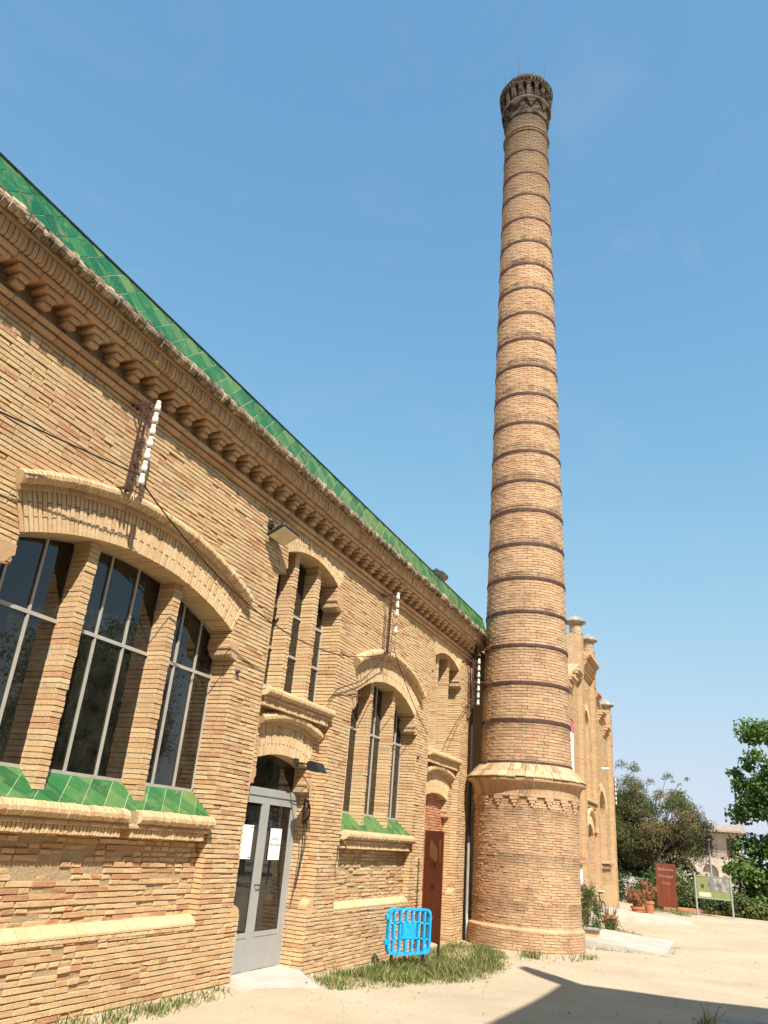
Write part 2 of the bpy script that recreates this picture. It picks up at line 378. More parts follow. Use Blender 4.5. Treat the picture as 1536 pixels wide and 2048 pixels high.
# ---- brickwork -------------------------------------------------------------
class Bricks:
    def __init__(s): s.F = []; s.N = []; s.D = []; s.T = []; s.full = []; s.J = []
    def add(s, quad, n, depth=.05, tone=None, full=False, jm=1.0):
        s.J.append(jm)
        s.F.append(quad); s.N.append(n); s.D.append(depth); s.T.append(random.random() if tone is None else tone); s.full.append(full)
def brick_verts(F, N, D, ch, jit, rng, jm=None):
    F = np.asarray(F, float); N = np.asarray(N, float); D = np.asarray(D, float)
    nrm = np.cross(F[:, 1] - F[:, 0], F[:, 3] - F[:, 0]); flip = (nrm * N).sum(1) < 0
    F = F.copy(); F[flip] = F[flip][:, [0, 3, 2, 1]]
    F = F + rng.normal(0, jit, F.shape) * (1.0 if jm is None else np.asarray(jm)[:, None, None])
    nx = np.roll(F, -1, 1) - F; pv = np.roll(F, 1, 1) - F
    nx /= np.linalg.norm(nx, axis=2, keepdims=True) + 1e-9; pv /= np.linalg.norm(pv, axis=2, keepdims=True) + 1e-9
    c = ch * rng.uniform(.6, 1.8, (len(F), 4, 1)) * (1.0 if jm is None else np.asarray(jm)[:, None, None])
    fr = F + (nx + pv) * c; ring = F - N[:, None, :] * c; bk = F - N[:, None, :] * D[:, None, None]
    return np.concatenate([fr, ring, bk], 1)
_BF = np.array([[0, 1, 2, 3]] + [[4 + i, 4 + (i + 1) % 4, (i + 1) % 4, i] for i in range(4)] + [[8 + i, 8 + (i + 1) % 4, 4 + (i + 1) % 4, 4 + i] for i in range(4)])
def emit_bricks(B, parent, mat, piece, stuff, nmax=0, ch=.0018, jit=.0016, seed=1):
    if not B.F: return
    rng = np.random.default_rng(seed)
    F = np.array(B.F); N = np.array(B.N); D = np.array(B.D); T = np.array(B.T); full = np.array(B.full)
    pick = np.zeros(len(F), bool)
    if nmax:
        C = F.mean(1); px, dep = proj(F.reshape(-1, 3)); px = px.reshape(-1, 4, 2)
        a = px; area = .5 * np.abs(sum(a[:, i, 0] * a[:, (i + 1) % 4, 1] - a[:, (i + 1) % 4, 0] * a[:, i, 1] for i in range(4)))
        cc = px.mean(1); ok = full & (cc[:, 0] > 4) & (cc[:, 0] < 1532) & (cc[:, 1] > 4) & (cc[:, 1] < 2044) & (((CAM - C) * N).sum(1) > 0)
        area = np.where(ok, area, 0); idx = np.argsort(-area)[:nmax]; pick[idx[area[idx] > 0]] = True
        # alike pieces share a dozen meshes
        Ls = np.linalg.norm(F[:, 1] - F[:, 0], axis=1); Hs = np.linalg.norm(F[:, 3] - F[:, 0], axis=1)
        L0 = np.median(Ls[pick]) if pick.any() else 1; H0 = np.median(Hs[pick]) if pick.any() else 1
        D0 = np.median(D[pick]) if pick.any() else .05
        order = np.argsort(T[pick]); nv = 14; metas = []
        q = np.array([[-L0 / 2, 0, -H0 / 2], [L0 / 2, 0, -H0 / 2], [L0 / 2, 0, H0 / 2], [-L0 / 2, 0, H0 / 2]])
        tv = np.quantile(T[pick], (np.arange(nv) + .5) / nv) if pick.any() else []
        for k in range(nv if pick.any() else 0):
            V = brick_verts([q], [[0, 1, 0]], [D0], ch, jit, rng)[0]
            me = npmesh(piece, V, _BF, np.full(12, tv[k])); me.materials.append(mat); metas.append(me)
        for i in np.where(pick)[0]:
            u = F[i, 1] - F[i, 0]; v = F[i, 3] - F[i, 0]; L = np.linalg.norm(u); H = np.linalg.norm(v)
            u /= L; n = N[i]; v = v / H
            if np.dot(np.cross(u, n), v) < 0: u = -u
            k = int(np.argmin(np.abs(tv - T[i])))
            o = bpy.data.objects.new(piece, metas[k]); COL.objects.link(o); o.parent = parent
            o.matrix_parent_inverse = rootmat(parent).inverted()
            c = F[i].mean(0); m = Matrix.Identity(4)
            for r in range(3):
                m[r][0] = u[r] * L / L0; m[r][1] = n[r]; m[r][2] = v[r] * H / H0; m[r][3] = c[r]
            o.matrix_basis = m
    rest = ~pick
    V = brick_verts(F[rest], N[rest], D[rest], ch, jit, rng, np.array(B.J)[rest])
    nb = len(V); Fc = (_BF[None] + (np.arange(nb) * 12)[:, None, None]).reshape(-1, 4)
    me = npmesh(stuff, V.reshape(-1, 3), Fc, np.repeat(T[rest], 12))
    o = link_mesh(stuff, me, mat, parent); o['kind'] = 'stuff'
    return o
COURSE = .0565; BL = .30; JH = .0118; JV = .009
UZ = np.array([0, 0, 1.0])
def lay(B, core, P0, u, n, iv, z0, z1, course=COURSE, L=BL, core_t=.30, tone=None, erode=None, depth=.05, zref=0.0, proud=.021, header=False):
    """Lay courses on the plane through P0; iv(z) gives the u-intervals open to brick at height z."""
    P0 = np.array(P0, float); u = np.array(u, float); n = np.array(n, float)
    k0 = int(math.floor((z0 - zref) / course + 1e-6)); k1 = int(math.ceil((z1 - zref) / course - 1e-6))
    for k in range(k0, k1):
        a = max(z0, zref + k * course); b = min(z1, zref + (k + 1) * course)
        if b - a < .015: continue
        I0 = iv(a + 1e-4); I1 = iv(b - 1e-4); Im = iv((a + b) / 2)
        if len(I0) != len(I1): I0 = I1 = Im
        for (l0, r0), (l1, r1) in zip(I0, I1):
            if max(r0 - l0, r1 - l1) < .02: continue
            if core is not None:
                q = [P0 + u * l0 + UZ * a, P0 + u * r0 + UZ * a, P0 + u * r1 + UZ * b, P0 + u * l1 + UZ * b]
                core_hex(core, [p - n * proud for p in q], n, core_t)
            off = (0 if k % 2 else L / 2) + (L / 4 if (k // 2) % 3 == 1 else 0) * .35
            s = math.floor((min(l0, l1) - off) / L) * L + off; cuts = []
            while s < max(r0, r1) + L:
                cuts.append(s + random.uniform(-.012, .012))
                if random.random() < .36: cuts.append(s + L / 2)
                s += L
            lm, rm = min(l0, l1), max(r0, r1)
            cuts = [c for c in cuts if lm + .05 < c < rm - .05]
            edges = [None] + cuts + [None]
            for i in range(len(edges) - 1):
                e0, e1 = edges[i], edges[i + 1]
                A0 = l0 if e0 is None else e0 + JV / 2; A1 = l1 if e0 is None else e0 + JV / 2
                B0 = r0 if e1 is None else e1 - JV / 2; B1 = r1 if e1 is None else e1 - JV / 2
                if B0 - A0 < .015 or B1 - A1 < .015: continue
                za = a + JH / 2; zb = b - JH / 2
                dz = random.gauss(0, .0012); pr = random.gauss(0, .0025); t = tone() if tone else None
                fl = e0 is not None and e1 is not None and abs((B0 - A0) - (L - JV)) < .05
                if erode is not None:
                    er = erode(P0 + u * (A0 + B0) / 2 + UZ * za)
                    if er is not None:
                        if er < 0: continue
                        pr -= er; A0 += er * .5; A1 += er * .6; B0 -= er * .6; B1 -= er * .5; zb -= er * .25; fl = fl and er < .012
                jm = 1.0
                if erode is not None and er is not None: jm = 2.6
                o = n * pr
                B.add([P0 + u * A0 + UZ * (za + dz) + o, P0 + u * B0 + UZ * (za + dz) + o, P0 + u * B1 + UZ * (zb + dz) + o, P0 + u * A1 + UZ * (zb + dz) + o], n, depth, t, fl, jm)
def core_hex(core, q, n, t):
    q = [np.array(p) for p in q]; b = [p - n * t for p in q]
    vs = q + b
    core.add(vs, [(0, 1, 2, 3), (7, 6, 5, 4), (0, 4, 5, 1), (1, 5, 6, 2), (2, 6, 7, 3), (3, 7, 4, 0)])
def minus(ivs, ex):
    out = []
    for l, r in ivs:
        cur = [(l, r)]
        for a, b in ex:
            nx = []
            for l2, r2 in cur:
                if b <= l2 or a >= r2: nx.append((l2, r2)); continue
                if a > l2: nx.append((l2, a))
                if b < r2: nx.append((b, r2))
            cur = nx
        out += cur
    return out
class Arc:
    def __init__(s, yc, half, spring, rise, T=.44):
        s.yc, s.a, s.sp, s.R, s.T = yc, half, spring, rise, T
        s.rho = (half * half + rise * rise) / (2 * rise); s.zc = spring + rise - s.rho
        s.th = math.asin(half / s.rho)
    def intr(s, y):  return s.zc + math.sqrt(max(0, s.rho ** 2 - (y - s.yc) ** 2))
    def ex_half(s, z):
        """half width hidden by the ring at height z (0 = above it)"""
        if z < s.sp: return s.a
        ze = s.zc + (s.rho + s.T) * math.cos(s.th)
        if z <= ze: return s.a + (z - s.sp) * math.tan(s.th)
        q = (s.rho + s.T) ** 2 - (z - s.zc) ** 2
        return math.sqrt(q) if q > 0 else 0.0
def ring_bricks(B, arc, xf, depth=.34, w=.058, flat_top=None, ths=None, tone=None, rows=((.29, .145), (.145, .29))):
    th = arc.th if ths is None else ths
    n = max(4, int(round(2 * th * (arc.rho + .1) / w))); nx = np.array([1.0, 0, 0])
    for i in range(n):
        t0 = -th + 2 * th * i / n; t1 = -th + 2 * th * (i + 1) / n; tm = (t0 + t1) / 2
        g = .0052 / arc.rho; t0 += g; t1 -= g
        if flat_top is not None:
            top = (flat_top - arc.zc) / math.cos(tm); T = top - arc.rho
        else: T = arc.T
        parts = rows[i % 2]; tot = sum(parts); r = arc.rho
        for j, pL in enumerate(parts):
            r1 = r + pL / tot * T; a, b = r + (.006 if j else 0), r1 - .006
            pr = random.gauss(0, .002)
            def P(t, rr): return np.array([xf + pr, arc.yc + rr * math.sin(t), arc.zc + rr * math.cos(t)])
            B.add([P(t0, a), P(t1, a), P(t1, b), P(t0, b)], nx, depth, tone() if tone else None, True); r = r1
    # dark joint bed behind
def ring_core(core, arc, xf, depth=.33, flat_top=None, ths=None, T=None):
    th = arc.th if ths is None else ths; n = 40; nx = np.array([1.0, 0, 0]); T = T or arc.T
    for i in range(n):
        t0 = -th + 2 * th * i / n; t1 = -th + 2 * th * (i + 1) / n
        def P(t, rr): return np.array([xf - .014, arc.yc + rr * math.sin(t), arc.zc + rr * math.cos(t)])
        ra = arc.rho + .004
        R0 = (flat_top - arc.zc) / math.cos(t0) if flat_top else arc.rho + T; R1 = (flat_top - arc.zc) / math.cos(t1) if flat_top else arc.rho + T
        core_hex(core, [P(t0, ra), P(t1, ra), P(t1, R1), P(t0, R0)], nx, depth)
ROLL = [(0, -.02), (.062, -.02), (.108, -.004), (.136, .030), (.138, .068), (.112, .105), (.056, .125), (0, .125)]
def roll_path(mb, path_fn, n, prof, gap=.06, jit=.003, scale=1.0, broken=None):
    """moulding made of n separate bullnose bricks; path_fn(s, off, out) -> point"""
    for i in range(n):
        s0 = (i + gap / 2) / n; s1 = (i + 1 - gap / 2) / n
        if broken and broken((s0 + s1) / 2): continue
        jx = random.gauss(0, jit); jz = random.gauss(0, jit * .6); k = len(prof)
        tone = random.random()
        vs = [path_fn(s0, p[1] * scale + jz, p[0] * scale + jx) for p in prof] + [path_fn(s1, p[1] * scale + jz, p[0] * scale + jx) for p in prof]
        fs = [tuple(range(k)), tuple(range(2 * k - 1, k - 1, -1))] + [(j, k + j, k + (j + 1) % k, (j + 1) % k) for j in range(k - 1)]
        mb.add(vs, fs, tone)

# ================================================================== ground (setting)
def ground_z(x, y):
    t = min(1, max(0, (y - 8.0) / 6.0)); return -.06 - .19 * (t * t * (3 - 2 * t))
def build_ground():
    xs = np.unique(np.concatenate([np.linspace(-900, -30, 8), np.linspace(-30, 40, 71), np.linspace(40, 900, 8)]))
    ys = np.unique(np.concatenate([np.linspace(-600, -15, 6), np.linspace(-15, 60, 101), np.linspace(60, 1600, 14)]))
    V = []; rng = np.random.default_rng(5)
    for y in ys:
        for x in xs:
            z = ground_z(x, y)
            if -20 < x < 35 and -10 < y < 55: z += .012 * math.sin(x * 1.7 + y * .6) * math.sin(y * 1.1 - x * .4) + rng.normal(0, .003)
            V.append((x, y, z))
    nx = len(xs); F = [(j * nx + i, j * nx + i + 1, (j + 1) * nx + i + 1, (j + 1) * nx + i) for j in range(len(ys) - 1) for i in range(nx - 1)]
    o = link_mesh('ground', npmesh('ground', np.array(V), np.array(F)), M['ground'], smooth=True)
    tag(o, kind='structure')
build_ground()

# ================================================================== factory hall
Y0, Y1 = -3.0, 18.98
WIN = [Arc(6.525, 1.815, 4.155, .38), Arc(13.815, 1.435, 4.145, .39)]
HALF = [1.995, 1.615]
PILL = [[(5.72, 5.87), (7.18, 7.33)], [(13.19, 13.33), (14.29, 14.43)]]
DOORS = [10.37, 17.23]
UARC = [Arc(c, .88, 5.73, .20) for c in DOORS]
DARC = [Arc(c, .76, 2.67, .11) for c in DOORS]
UPILL = [[(c - .45, c - .31), (c + .31, c + .45)] for c in DOORS]
ZT = 6.165
hall = thing('factory_hall', 'long buff brick factory hall with arched windows and green tiled parapet', 'building', (0, 8, 0))
core = MB()
fb = Bricks(); vb = Bricks(); pb = Bricks(); rb = Bricks()
def hall_front(z):
    ex = []
    for arc, h in zip(WIN, HALF):
        if z < .64: continue
        if z < 3.80: ex.append((arc.yc - h, arc.yc + h))
        else:
            q = arc.ex_half(z)
            if q > 0: ex.append((arc.yc - q, arc.yc + q))
    for c in DOORS:
        h = .92 if z < .70 else 1.09 if z < 5.34 else .88 if z < 5.73 else .96
        ex.append((c - h, c + h))
    return minus([(Y0, Y1 if z < 4.75 else 19.40)], ex)
def worn_low(P):
    y, z = P[1], P[2]
    if z < .62 and y < 7.6:
        d = math.exp(-((y - 5.3) / .8) ** 2 - ((z - .33) / .12) ** 2)
        if random.random() < d * .45: return -1
        if random.random() < .12 + d: return random.uniform(.004, .02)
    return random.uniform(0, .01) if random.random() < (.35 if z < 1.6 else .12) else None
def low_tone(P=None):
    return random.random()
lay(fb, core, (0, 0, 0), (0, 1, 0), (1, 0, 0), hall_front, -.42, ZT, erode=worn_low)
# corner return of the end pier (faces +Y) and chimney side
lay(rb, None, (0, Y1, 0), (-1, 0, 0), (0, 1, 0), lambda z: [(0, .30)], -.42, 4.75)
# recessed panels below the big windows
def erode_panel(yc, h, k):
    def f(P):
        y, z = P[1], P[2]
        d = math.exp(-((y - (yc - .25 * h)) / (h * .75)) ** 2 - ((z - 1.18) / .20) ** 2) * k
        r = random.random()
        if r < d * .62: return -1 if random.random() < .55 else random.uniform(.02, .045)
        return random.uniform(.002, .016) if random.random() < .7 else None
    return f
def red_tone(): return random.random() ** 1.6
for arc, h, k in zip(WIN, HALF, (1.0, .55)):
    lay(fb, core, (-.12, 0, 0), (0, 1, 0), (1, 0, 0), lambda z, a=arc, hh=h: [(a.yc - hh, a.yc + hh)], .60, 1.62, erode=erode_panel(arc.yc, h, k), tone=red_tone, core_t=.2)
# jamb reveals
def reveal(y, facing, za, zb, x0=0.0, x1=-.34, B=None):
    lay(B or rb, None, (x0 - .004, y + facing * .014, 0), (-1, 0, 0), (0, facing, 0), lambda z: [(0.0, x0 - x1)], za, zb, L=.30)
for arc, h in zip(WIN, HALF):
    for s in (-1, 1):
        reveal(arc.yc + s * h, -s, 1.80, 3.80)
        reveal(arc.yc + s * h, -s, .74, 1.62, 0, -.12)
        reveal(arc.yc + s * arc.a, -s, 4.02, arc.sp)
for c in DOORS:
    for s in (-1, 1):
        reveal(c + s * 1.09, -s, .70, 3.48, 0, -.15); reveal(c + s * 1.09, -s, 3.62, 5.34)
        reveal(c + s * .88, -s, 5.55, 5.73)
        reveal(c + s * .92, -s, -.2, .70, 0, -.38); reveal(c + s * .92, -s, .70, 2.29, -.15, -.38); reveal(c + s * .76, -s, 2.50, 2.67, -.15, -.38)
# recessed bays above the doors
def bay_iv(c, arc):
    def f(z):
        if z < 2.29: h = .92
        elif z < 2.67: h = .76
        else: h = arc.ex_half(z)
        return minus([(c - 1.09, c + 1.09)], [(c - h, c + h)] if h > 0 else [])
    return f
for c, arc in zip(DOORS, DARC):
    lay(fb, core, (-.15, 0, 0), (0, 1, 0), (1, 0, 0), bay_iv(c, arc), .66, 3.50, core_t=.22)
    lay(fb, core, (-.15, 0, 0), (0, 1, 0), (1, 0, 0), lambda z, cc=c: [(cc - 1.09, cc + 1.09)], 3.50, 3.62, core_t=.22)
# arches
for arc in WIN: ring_bricks(vb, arc, .004); ring_core(core, arc, .004)
for arc in UARC:
    th = math.asin(.96 / (arc.rho + .12)); ring_bricks(vb, arc, .004, flat_top=ZT, ths=th, w=.056); ring_core(core, arc, .004, flat_top=ZT, ths=th)
for arc in DARC: ring_bricks(vb, arc, -.146, depth=.24, w=.054); ring_core(core, arc, -.146, .23)
# window pillars, one brick block to a course
def pillar(y0, y1, zb, ztop):
    k = int(math.floor(zb / COURSE)); core.bb((-.13, y0 + .01, zb), (-.40, y1 - .01, ztop + .02))
    while k * COURSE < ztop:
        a, b = max(zb, k * COURSE) + .0042, min(ztop, (k + 1) * COURSE) - .0042; k += 1
        if b - a < .02: continue
        t = random.random(); j = random.gauss(0, .003); yy = random.gauss(0, .002)
        f = np.array([-.12 + j, 0, 0])
        pb.add([f + (0, y0 + yy, a), f + (0, y1 + yy, a), f + (0, y1 + yy, b), f + (0, y0 + yy, b)], np.array([1., 0, 0]), .26, t, True)
for arc, ps in zip(WIN, PILL):
    for a, b in ps: pillar(a, b, 1.86, min(arc.intr(a), arc.intr(b)) + .03)
for arc, ps in zip(UARC, UPILL):
    for a, b in ps: pillar(a, b, 3.60, min(arc.intr(a), arc.intr(b)) + .03)
core.build('mortar_wall', M['mortar'], hall, kind='stuff')
emit_bricks(fb, hall, M['brick'], 'brick', 'brickwork', 300, seed=2)
emit_bricks(rb, hall, M['brick'], 'reveal_brick', 'reveal_brickwork', 120, seed=3)
emit_bricks(vb, hall, M['brick_pale'], 'voussoir', 'arch_brickwork', 300, ch=.0018, seed=4)
emit_bricks(pb, hall, M['brick'], 'pillar_brick', 'pillar_brickwork', 220, ch=.003, seed=5)
# blind brick door of the far bay
bd = Bricks(); bc = MB()
lay(bd, bc, (-.30, 0, 0), (0, 1, 0), (1, 0, 0), lambda z: [(DOORS[1] - .92, DOORS[1] + .92)], -.40, 2.85, core_t=.1)
bc.build('blind_door_backing', M['mortar'], hall)
emit_bricks(bd, hall, M['brick_red'], 'infill_brick', 'infill_brickwork', 0, seed=6)
# jamb corbels carrying the arches
CORB = [(0, 0), (.05, .012), (.10, .045), (.14, .10), (.165, .155), (.185, .165), (.19, .20), (.185, .225), (.182, .235), (.185, .30), (0, .30)]
def corbels(c, outer, inner, zb, x0, x1):
    k = (outer - inner) / .17
    for s in (-1, 1):
        mb = MB(); poly = [(c + s * (outer - p[0] * k + (.02 if p[0] == 0 else 0)), zb + p[1] * .75) for p in CORB]
        mb.prism(poly, x0, x1, 'x', .3); mb.build('jamb_corbel', M['brick_corn'], hall)
for arc, h in zip(WIN, HALF): corbels(arc.yc, h, arc.a, 3.80, .006, -.35)
for c in DOORS: corbels(c, 1.09, .88, 5.34, .006, -.35); corbels(c, .92, .76, 2.29, -.145, -.38)
# rounded stops where the splayed door jambs meet the plinth
for c in DOORS:
    for s in (-1, 1):
        mb = MB(); pts = [(c + s * (1.12), .60), (c + s * .925, .60), (c + s * .925, .72)] + [(c + s * (.925 + .19 * (1 - math.cos(t))), .72 + .10 * math.sin(t)) for t in np.linspace(.2, math.pi / 2, 6)] + [(c + s * 1.12, .82)]
        mb.prism(pts, -.004, -.16, 'x', .35); mb.build('plinth_stop', M['brick'], hall)
# hood mouldings
def hood(arc, xf, T=None, extra=.03, wid=.050, sc=1.0):
    T = arc.T if T is None else T; r0 = arc.rho + T; th = math.asin(min(.99, (arc.a * (arc.rho + T) / arc.rho + extra) / (r0 + .05)))
    def P(s, off, out): t = -th + 2 * th * s; return (xf + out, arc.yc + (r0 + off) * math.sin(t), arc.zc + (r0 + off) * math.cos(t))
    n = int(2 * th * r0 / wid); mb = MB(); roll_path(mb, P, n, [(p[0], p[1] + .045) for p in ROLL], .16, .004, sc)
    o = mb.build('hood_mould', M['brick_pale'], hall, kind='stuff')
    mb = MB(); roll_path(mb, P, max(6, n // 4), [(0, -.03), (.045, -.03), (.05, -.024), (.05, .024), (.045, .03), (0, .03)], .03, .002, sc)
    mb.build('hood_fillet', M['brick_corn'], hall, kind='stuff')
for arc in WIN: hood(arc, 0.0, extra=.02)
for arc in DARC: hood(arc, -.15, extra=.02, wid=.047)
# sills: bullnose roll, fillet and dentil course
def sill(y0, y1, ztop, x_wall, xroll, broken=None, dent=(.15, .28)):
    n = int((y1 - y0) / .049)
    def P(s, off, out): return (xroll - .125 + out, y0 + (y1 - y0) * s, ztop - .125 + off)
    mb = MB(); roll_path(mb, P, n, [(-.25, -.02)] + ROLL[1:-1] + [(-.25, .125)], .16, .004, 1.0, broken); mb.build('sill_roll', M['brick_pale'], hall, kind='stuff')
    mb = MB()
    mb.bb((-.35, y0 + .01, ztop - .16), (xroll - .055, y1 - .01, ztop - .02), .4); mb.build('sill_bed', M['mortar'], hall)
    def Q(s, off, out): return (xroll - .075 + out, y0 + .03 + (y1 - y0 - .06) * s, ztop - .175 + off)
    mb = MB(); roll_path(mb, Q, int((y1 - y0) / .29), [(-.2, -.022), (.02, -.022), (.03, -.012), (.03, .012), (.02, .022), (-.2, .022)], .03, .002); mb.build('sill_fillet', M['brick_corn'], hall, kind='stuff')
    mb = MB(); m = int((y1 - y0 - .12) / .050)
    for i in range(m):
        a = y0 + .06 + i * .050; j = random.gauss(0, .003)
        if broken and broken((i + .5) / m) and random.random() < .5: continue
        mb.bevbox((x_wall, a, ztop - dent[1] - random.uniform(0, .008)), (xroll - .075 + j, a + .041, ztop - dent[0] - .045), .006, random.random())
    mb.build('sill_dentils', M['brick_pale'], hall, kind='stuff')
sill(WIN[0].yc - HALF[0] + .06, WIN[0].yc + HALF[0] - .05, 1.83, -.13, .105, lambda s: .60 < s < .66 and random.random() < .7)
sill(WIN[1].yc - HALF[1] + .05, WIN[1].yc + HALF[1] - .05, 1.83, -.13, .105)
for c in DOORS: sill(c - 1.08, c + 1.04, 3.64, -.16, .095)
# plinth chamfer under the recessed panels: slabs of sloping brick
for arc, h in zip(WIN, HALF):
    mb = MB(); n = int(2 * h / .145)
    for i in range(n):
        a = arc.yc - h + 2 * h * i / n + .003; b = arc.yc - h + 2 * h * (i + 1) / n - .003; j = random.gauss(0, .002)
        mb.prism([(-.125, .745 + j), (-.08, .742 + j), (.002, .665 + j), (.006, .655), (.006, .635), (-.125, .635)], a, b, 'y', .2 + .8 * random.random())
    mb.build('plinth_chamfer', M['brick_pale'], hall, kind='stuff')
    mb = MB(); n = int(2 * h / .075)
    for i in range(n):
        a = arc.yc - h + 2 * h * i / n + .004; b = arc.yc - h + 2 * h * (i + 1) / n - .004
        mb.bevbox((-.05, a, .592), (.004 + random.gauss(0, .002), b, .628), .004, random.random())
    mb.build('plinth_fillet', M['brick_pale'], hall, kind='stuff')
# ---- cornice
def straight(x, z):
    return lambda s, off, out: (x + out, Y0 + (19.35 - Y0) * s, z + off)
LEN = 19.35 - Y0
mb = MB(); roll_path(mb, straight(0, ZT), int(LEN / .295), [(-.2, .002), (.03, .002), (.055, .012), (.064, .033), (.055, .054), (.03, .064), (-.2, .064)], .03, .002)
roll_path(mb, straight(.04, ZT + .07), int(LEN / .295), [(-.2, .002), (.03, .002), (.055, .012), (.064, .033), (.055, .054), (.03, .064), (-.2, .064)], .03, .002)
mb.build('string_course', M['brick_corn'], hall, kind='stuff')
mb = MB(); mb.bb((-.34, Y0, ZT), (.012, 19.5, 6.85)); mb.bb((.0, Y0, 6.54), (.26, 19.3, 6.76)); mb.bb((0, Y0, 6.76), (.37, 19.3, 6.84)); mb.build('cornice_bed', M['mortar'], hall)
CSP = .338
cms = []
for k in range(6):
    mb = MB(); j = lambda: random.gauss(0, .004)
    mb.bevbox((.0, -.062, 6.345), (.165 + j(), .062, 6.403), .014, random.random())
    mb.bevbox((.0, -.062, 6.407), (.20 + j(), .062, 6.465), .012, random.random())
    mb.bevbox((.0, -.125, 6.469), (.235 + j(), .125, 6.530), .012, random.random())
    me = bpy.data.meshes.new('corbel'); me.from_pydata(mb.v, [], mb.f); me.update(); me.materials.append(M['brick_corn'])
    a = me.attributes.new('tone', 'FLOAT', 'POINT'); a.data.foreach_set('value', np.array(mb.t, np.float32)); cms.append(me)
y = 3.83 - CSP * 12
while y < 19.2:
    o = link_mesh('corbel', random.choice(cms), None, hall); o.matrix_basis = Matrix.Translation((0, y, 0)); y += CSP
mb = MB(); n = int(LEN / .30)
for i in range(n):
    a = Y0 + LEN * i / n + .004; b = Y0 + LEN * (i + 1) / n - .004
    mb.bevbox((0, a, 6.534), (.275 + random.gauss(0, .003), b, 6.592), .016, random.random())
mb.build('cornice_header_course', M['brick_corn'], hall, kind='stuff')
SOLD = [(-.25, .0), (.012, .0), (.032, .014), (.042, .045), (.042, .155), (-.25, .155)]
mb = MB(); roll_path(mb, straight(.285, 6.60), int(LEN / .058), SOLD, .17, .004); mb.build('cornice_soldier_course', M['brick_corn'], hall, kind='stuff')
mb = MB(); roll_path(mb, straight(.285, 6.758), int(LEN / .30), [(-.3, .0), (.05, .0), (.06, .008), (.06, .022), (-.3, .022)], .02, .002)
roll_path(mb, straight(.31, 6.783), int(LEN / .30), [(-.3, .0), (.05, .0), (.06, .008), (.06, .03), (-.3, .03)], .02, .002); mb.build('cornice_fillet', M['brick_corn'], hall, kind='stuff')
EAVE = [(-.3, .05), (-.02, .04), (.0, .01), (.03, -.012), (.062, .0), (.085, .035), (.09, .075), (.07, .115), (.03, .14), (-.3, .14)]
mb = MB(); roll_path(mb, straight(.365, 6.785), int(LEN / .076), EAVE, .13, .010); mb.build('eave_roll', M['mossy'], hall, kind='stuff')
# ---- glazed tile lattices
def clip(poly, inside, cross):
    out = []
    for i in range(len(poly)):
        a, b = poly[i], poly[(i + 1) % len(poly)]; ia, ib = inside(a), inside(b)
        if ia: out.append(a)
        if ia != ib: out.append(cross(a, b))
    return out
def clip_rect(poly, u0, u1, v0, v1):
    def lin(ax, val):
        def f(a, b): t = (val - a[ax]) / (b[ax] - a[ax]); return tuple(a[i] + (b[i] - a[i]) * t for i in (0, 1))
        return f
    for ax, val, sg in ((0, u0, 1), (0, u1, -1), (1, v0, 1), (1, v1, -1)):
        if len(poly) < 3: return []
        poly = clip(poly, lambda p: sg * (p[ax] - val) >= -1e-9, lin(ax, val))
    return poly
def area2(p): return abs(sum(p[i][0] * p[(i + 1) % len(p)][1] - p[(i + 1) % len(p)][0] * p[i][1] for i in range(len(p)))) / 2
def tiles(parent, origin, udir, vdir, U, V, du, dv, name='tile', th=.003, limit=300, gap=.0045):
    origin, udir, vdir = Vector(origin), Vector(udir).normalized(), Vector(vdir).normalized(); n = udir.cross(vdir)
    cnt = 0; rest = MB(); i = -2; items = []
    for i in range(-1, int(U / du) + 2):
        for j in range(-1, int(V / dv * 2) + 2):
            cu = i * du + (du / 2 if j % 2 else 0); cv = j * dv / 2
            g = gap; d = [(cu - du / 2 + g, cv), (cu, cv - dv / 2 + g), (cu + du / 2 - g, cv), (cu, cv + dv / 2 - g)]
            p = clip_rect(d, 0, U, 0, V)
            if len(p) >= 3 and area2(p) > 4e-4: items.append(p)
    for p in items:
        mb = MB(); lift = random.uniform(0, .003); k = len(p); c = (sum(q[0] for q in p) / k, sum(q[1] for q in p) / k)
        tone = random.random()
        top = [origin + udir * (q[0] + (c[0] - q[0]) * .03) + vdir * (q[1] + (c[1] - q[1]) * .03) + n * (th + lift) for q in p]
        mid = [origin + udir * q[0] + vdir * q[1] + n * (th * .55 + lift) for q in p]; bot = [origin + udir * q[0] + vdir * q[1] for q in p]
        fs = [tuple(range(k))] + [(k + a, k + (a + 1) % k, (a + 1) % k, a) for a in range(k)] + [(2 * k + a, 2 * k + (a + 1) % k, k + (a + 1) % k, k + a) for a in range(k)]
        tgt = mb if cnt < limit else rest
        tgt.add(top + mid + bot, fs, tone)
        if cnt < limit: mb.build(name, M['tile'], parent)
        cnt += 1
    if rest.v: rest.build(name + '_field', M['tile'], parent, kind='stuff')
M['grout'] = simple('pale_grout', (.46, .47, .33), .9, .2, 10)
pk = MB(); A = Vector((.425, 0, 6.905)); Bv = Vector((.295, 0, 7.305)); sl = (Bv - A); slen = sl.length
nn = Vector((sl.z, 0, -sl.x)).normalized()
pk.prism([(A.x, A.z), (Bv.x, Bv.z), (Bv.x - .25, Bv.z - .01), (.05, 6.85), (.3, 6.85)], Y0, 19.0, 'y'); pk.build('parapet_bed', M['grout'], hall)
tiles(hall, (A.x, 2.2, A.z), (0, 1, 0), sl, 16.8, slen, .30, .30, 'roof_tile', limit=300)
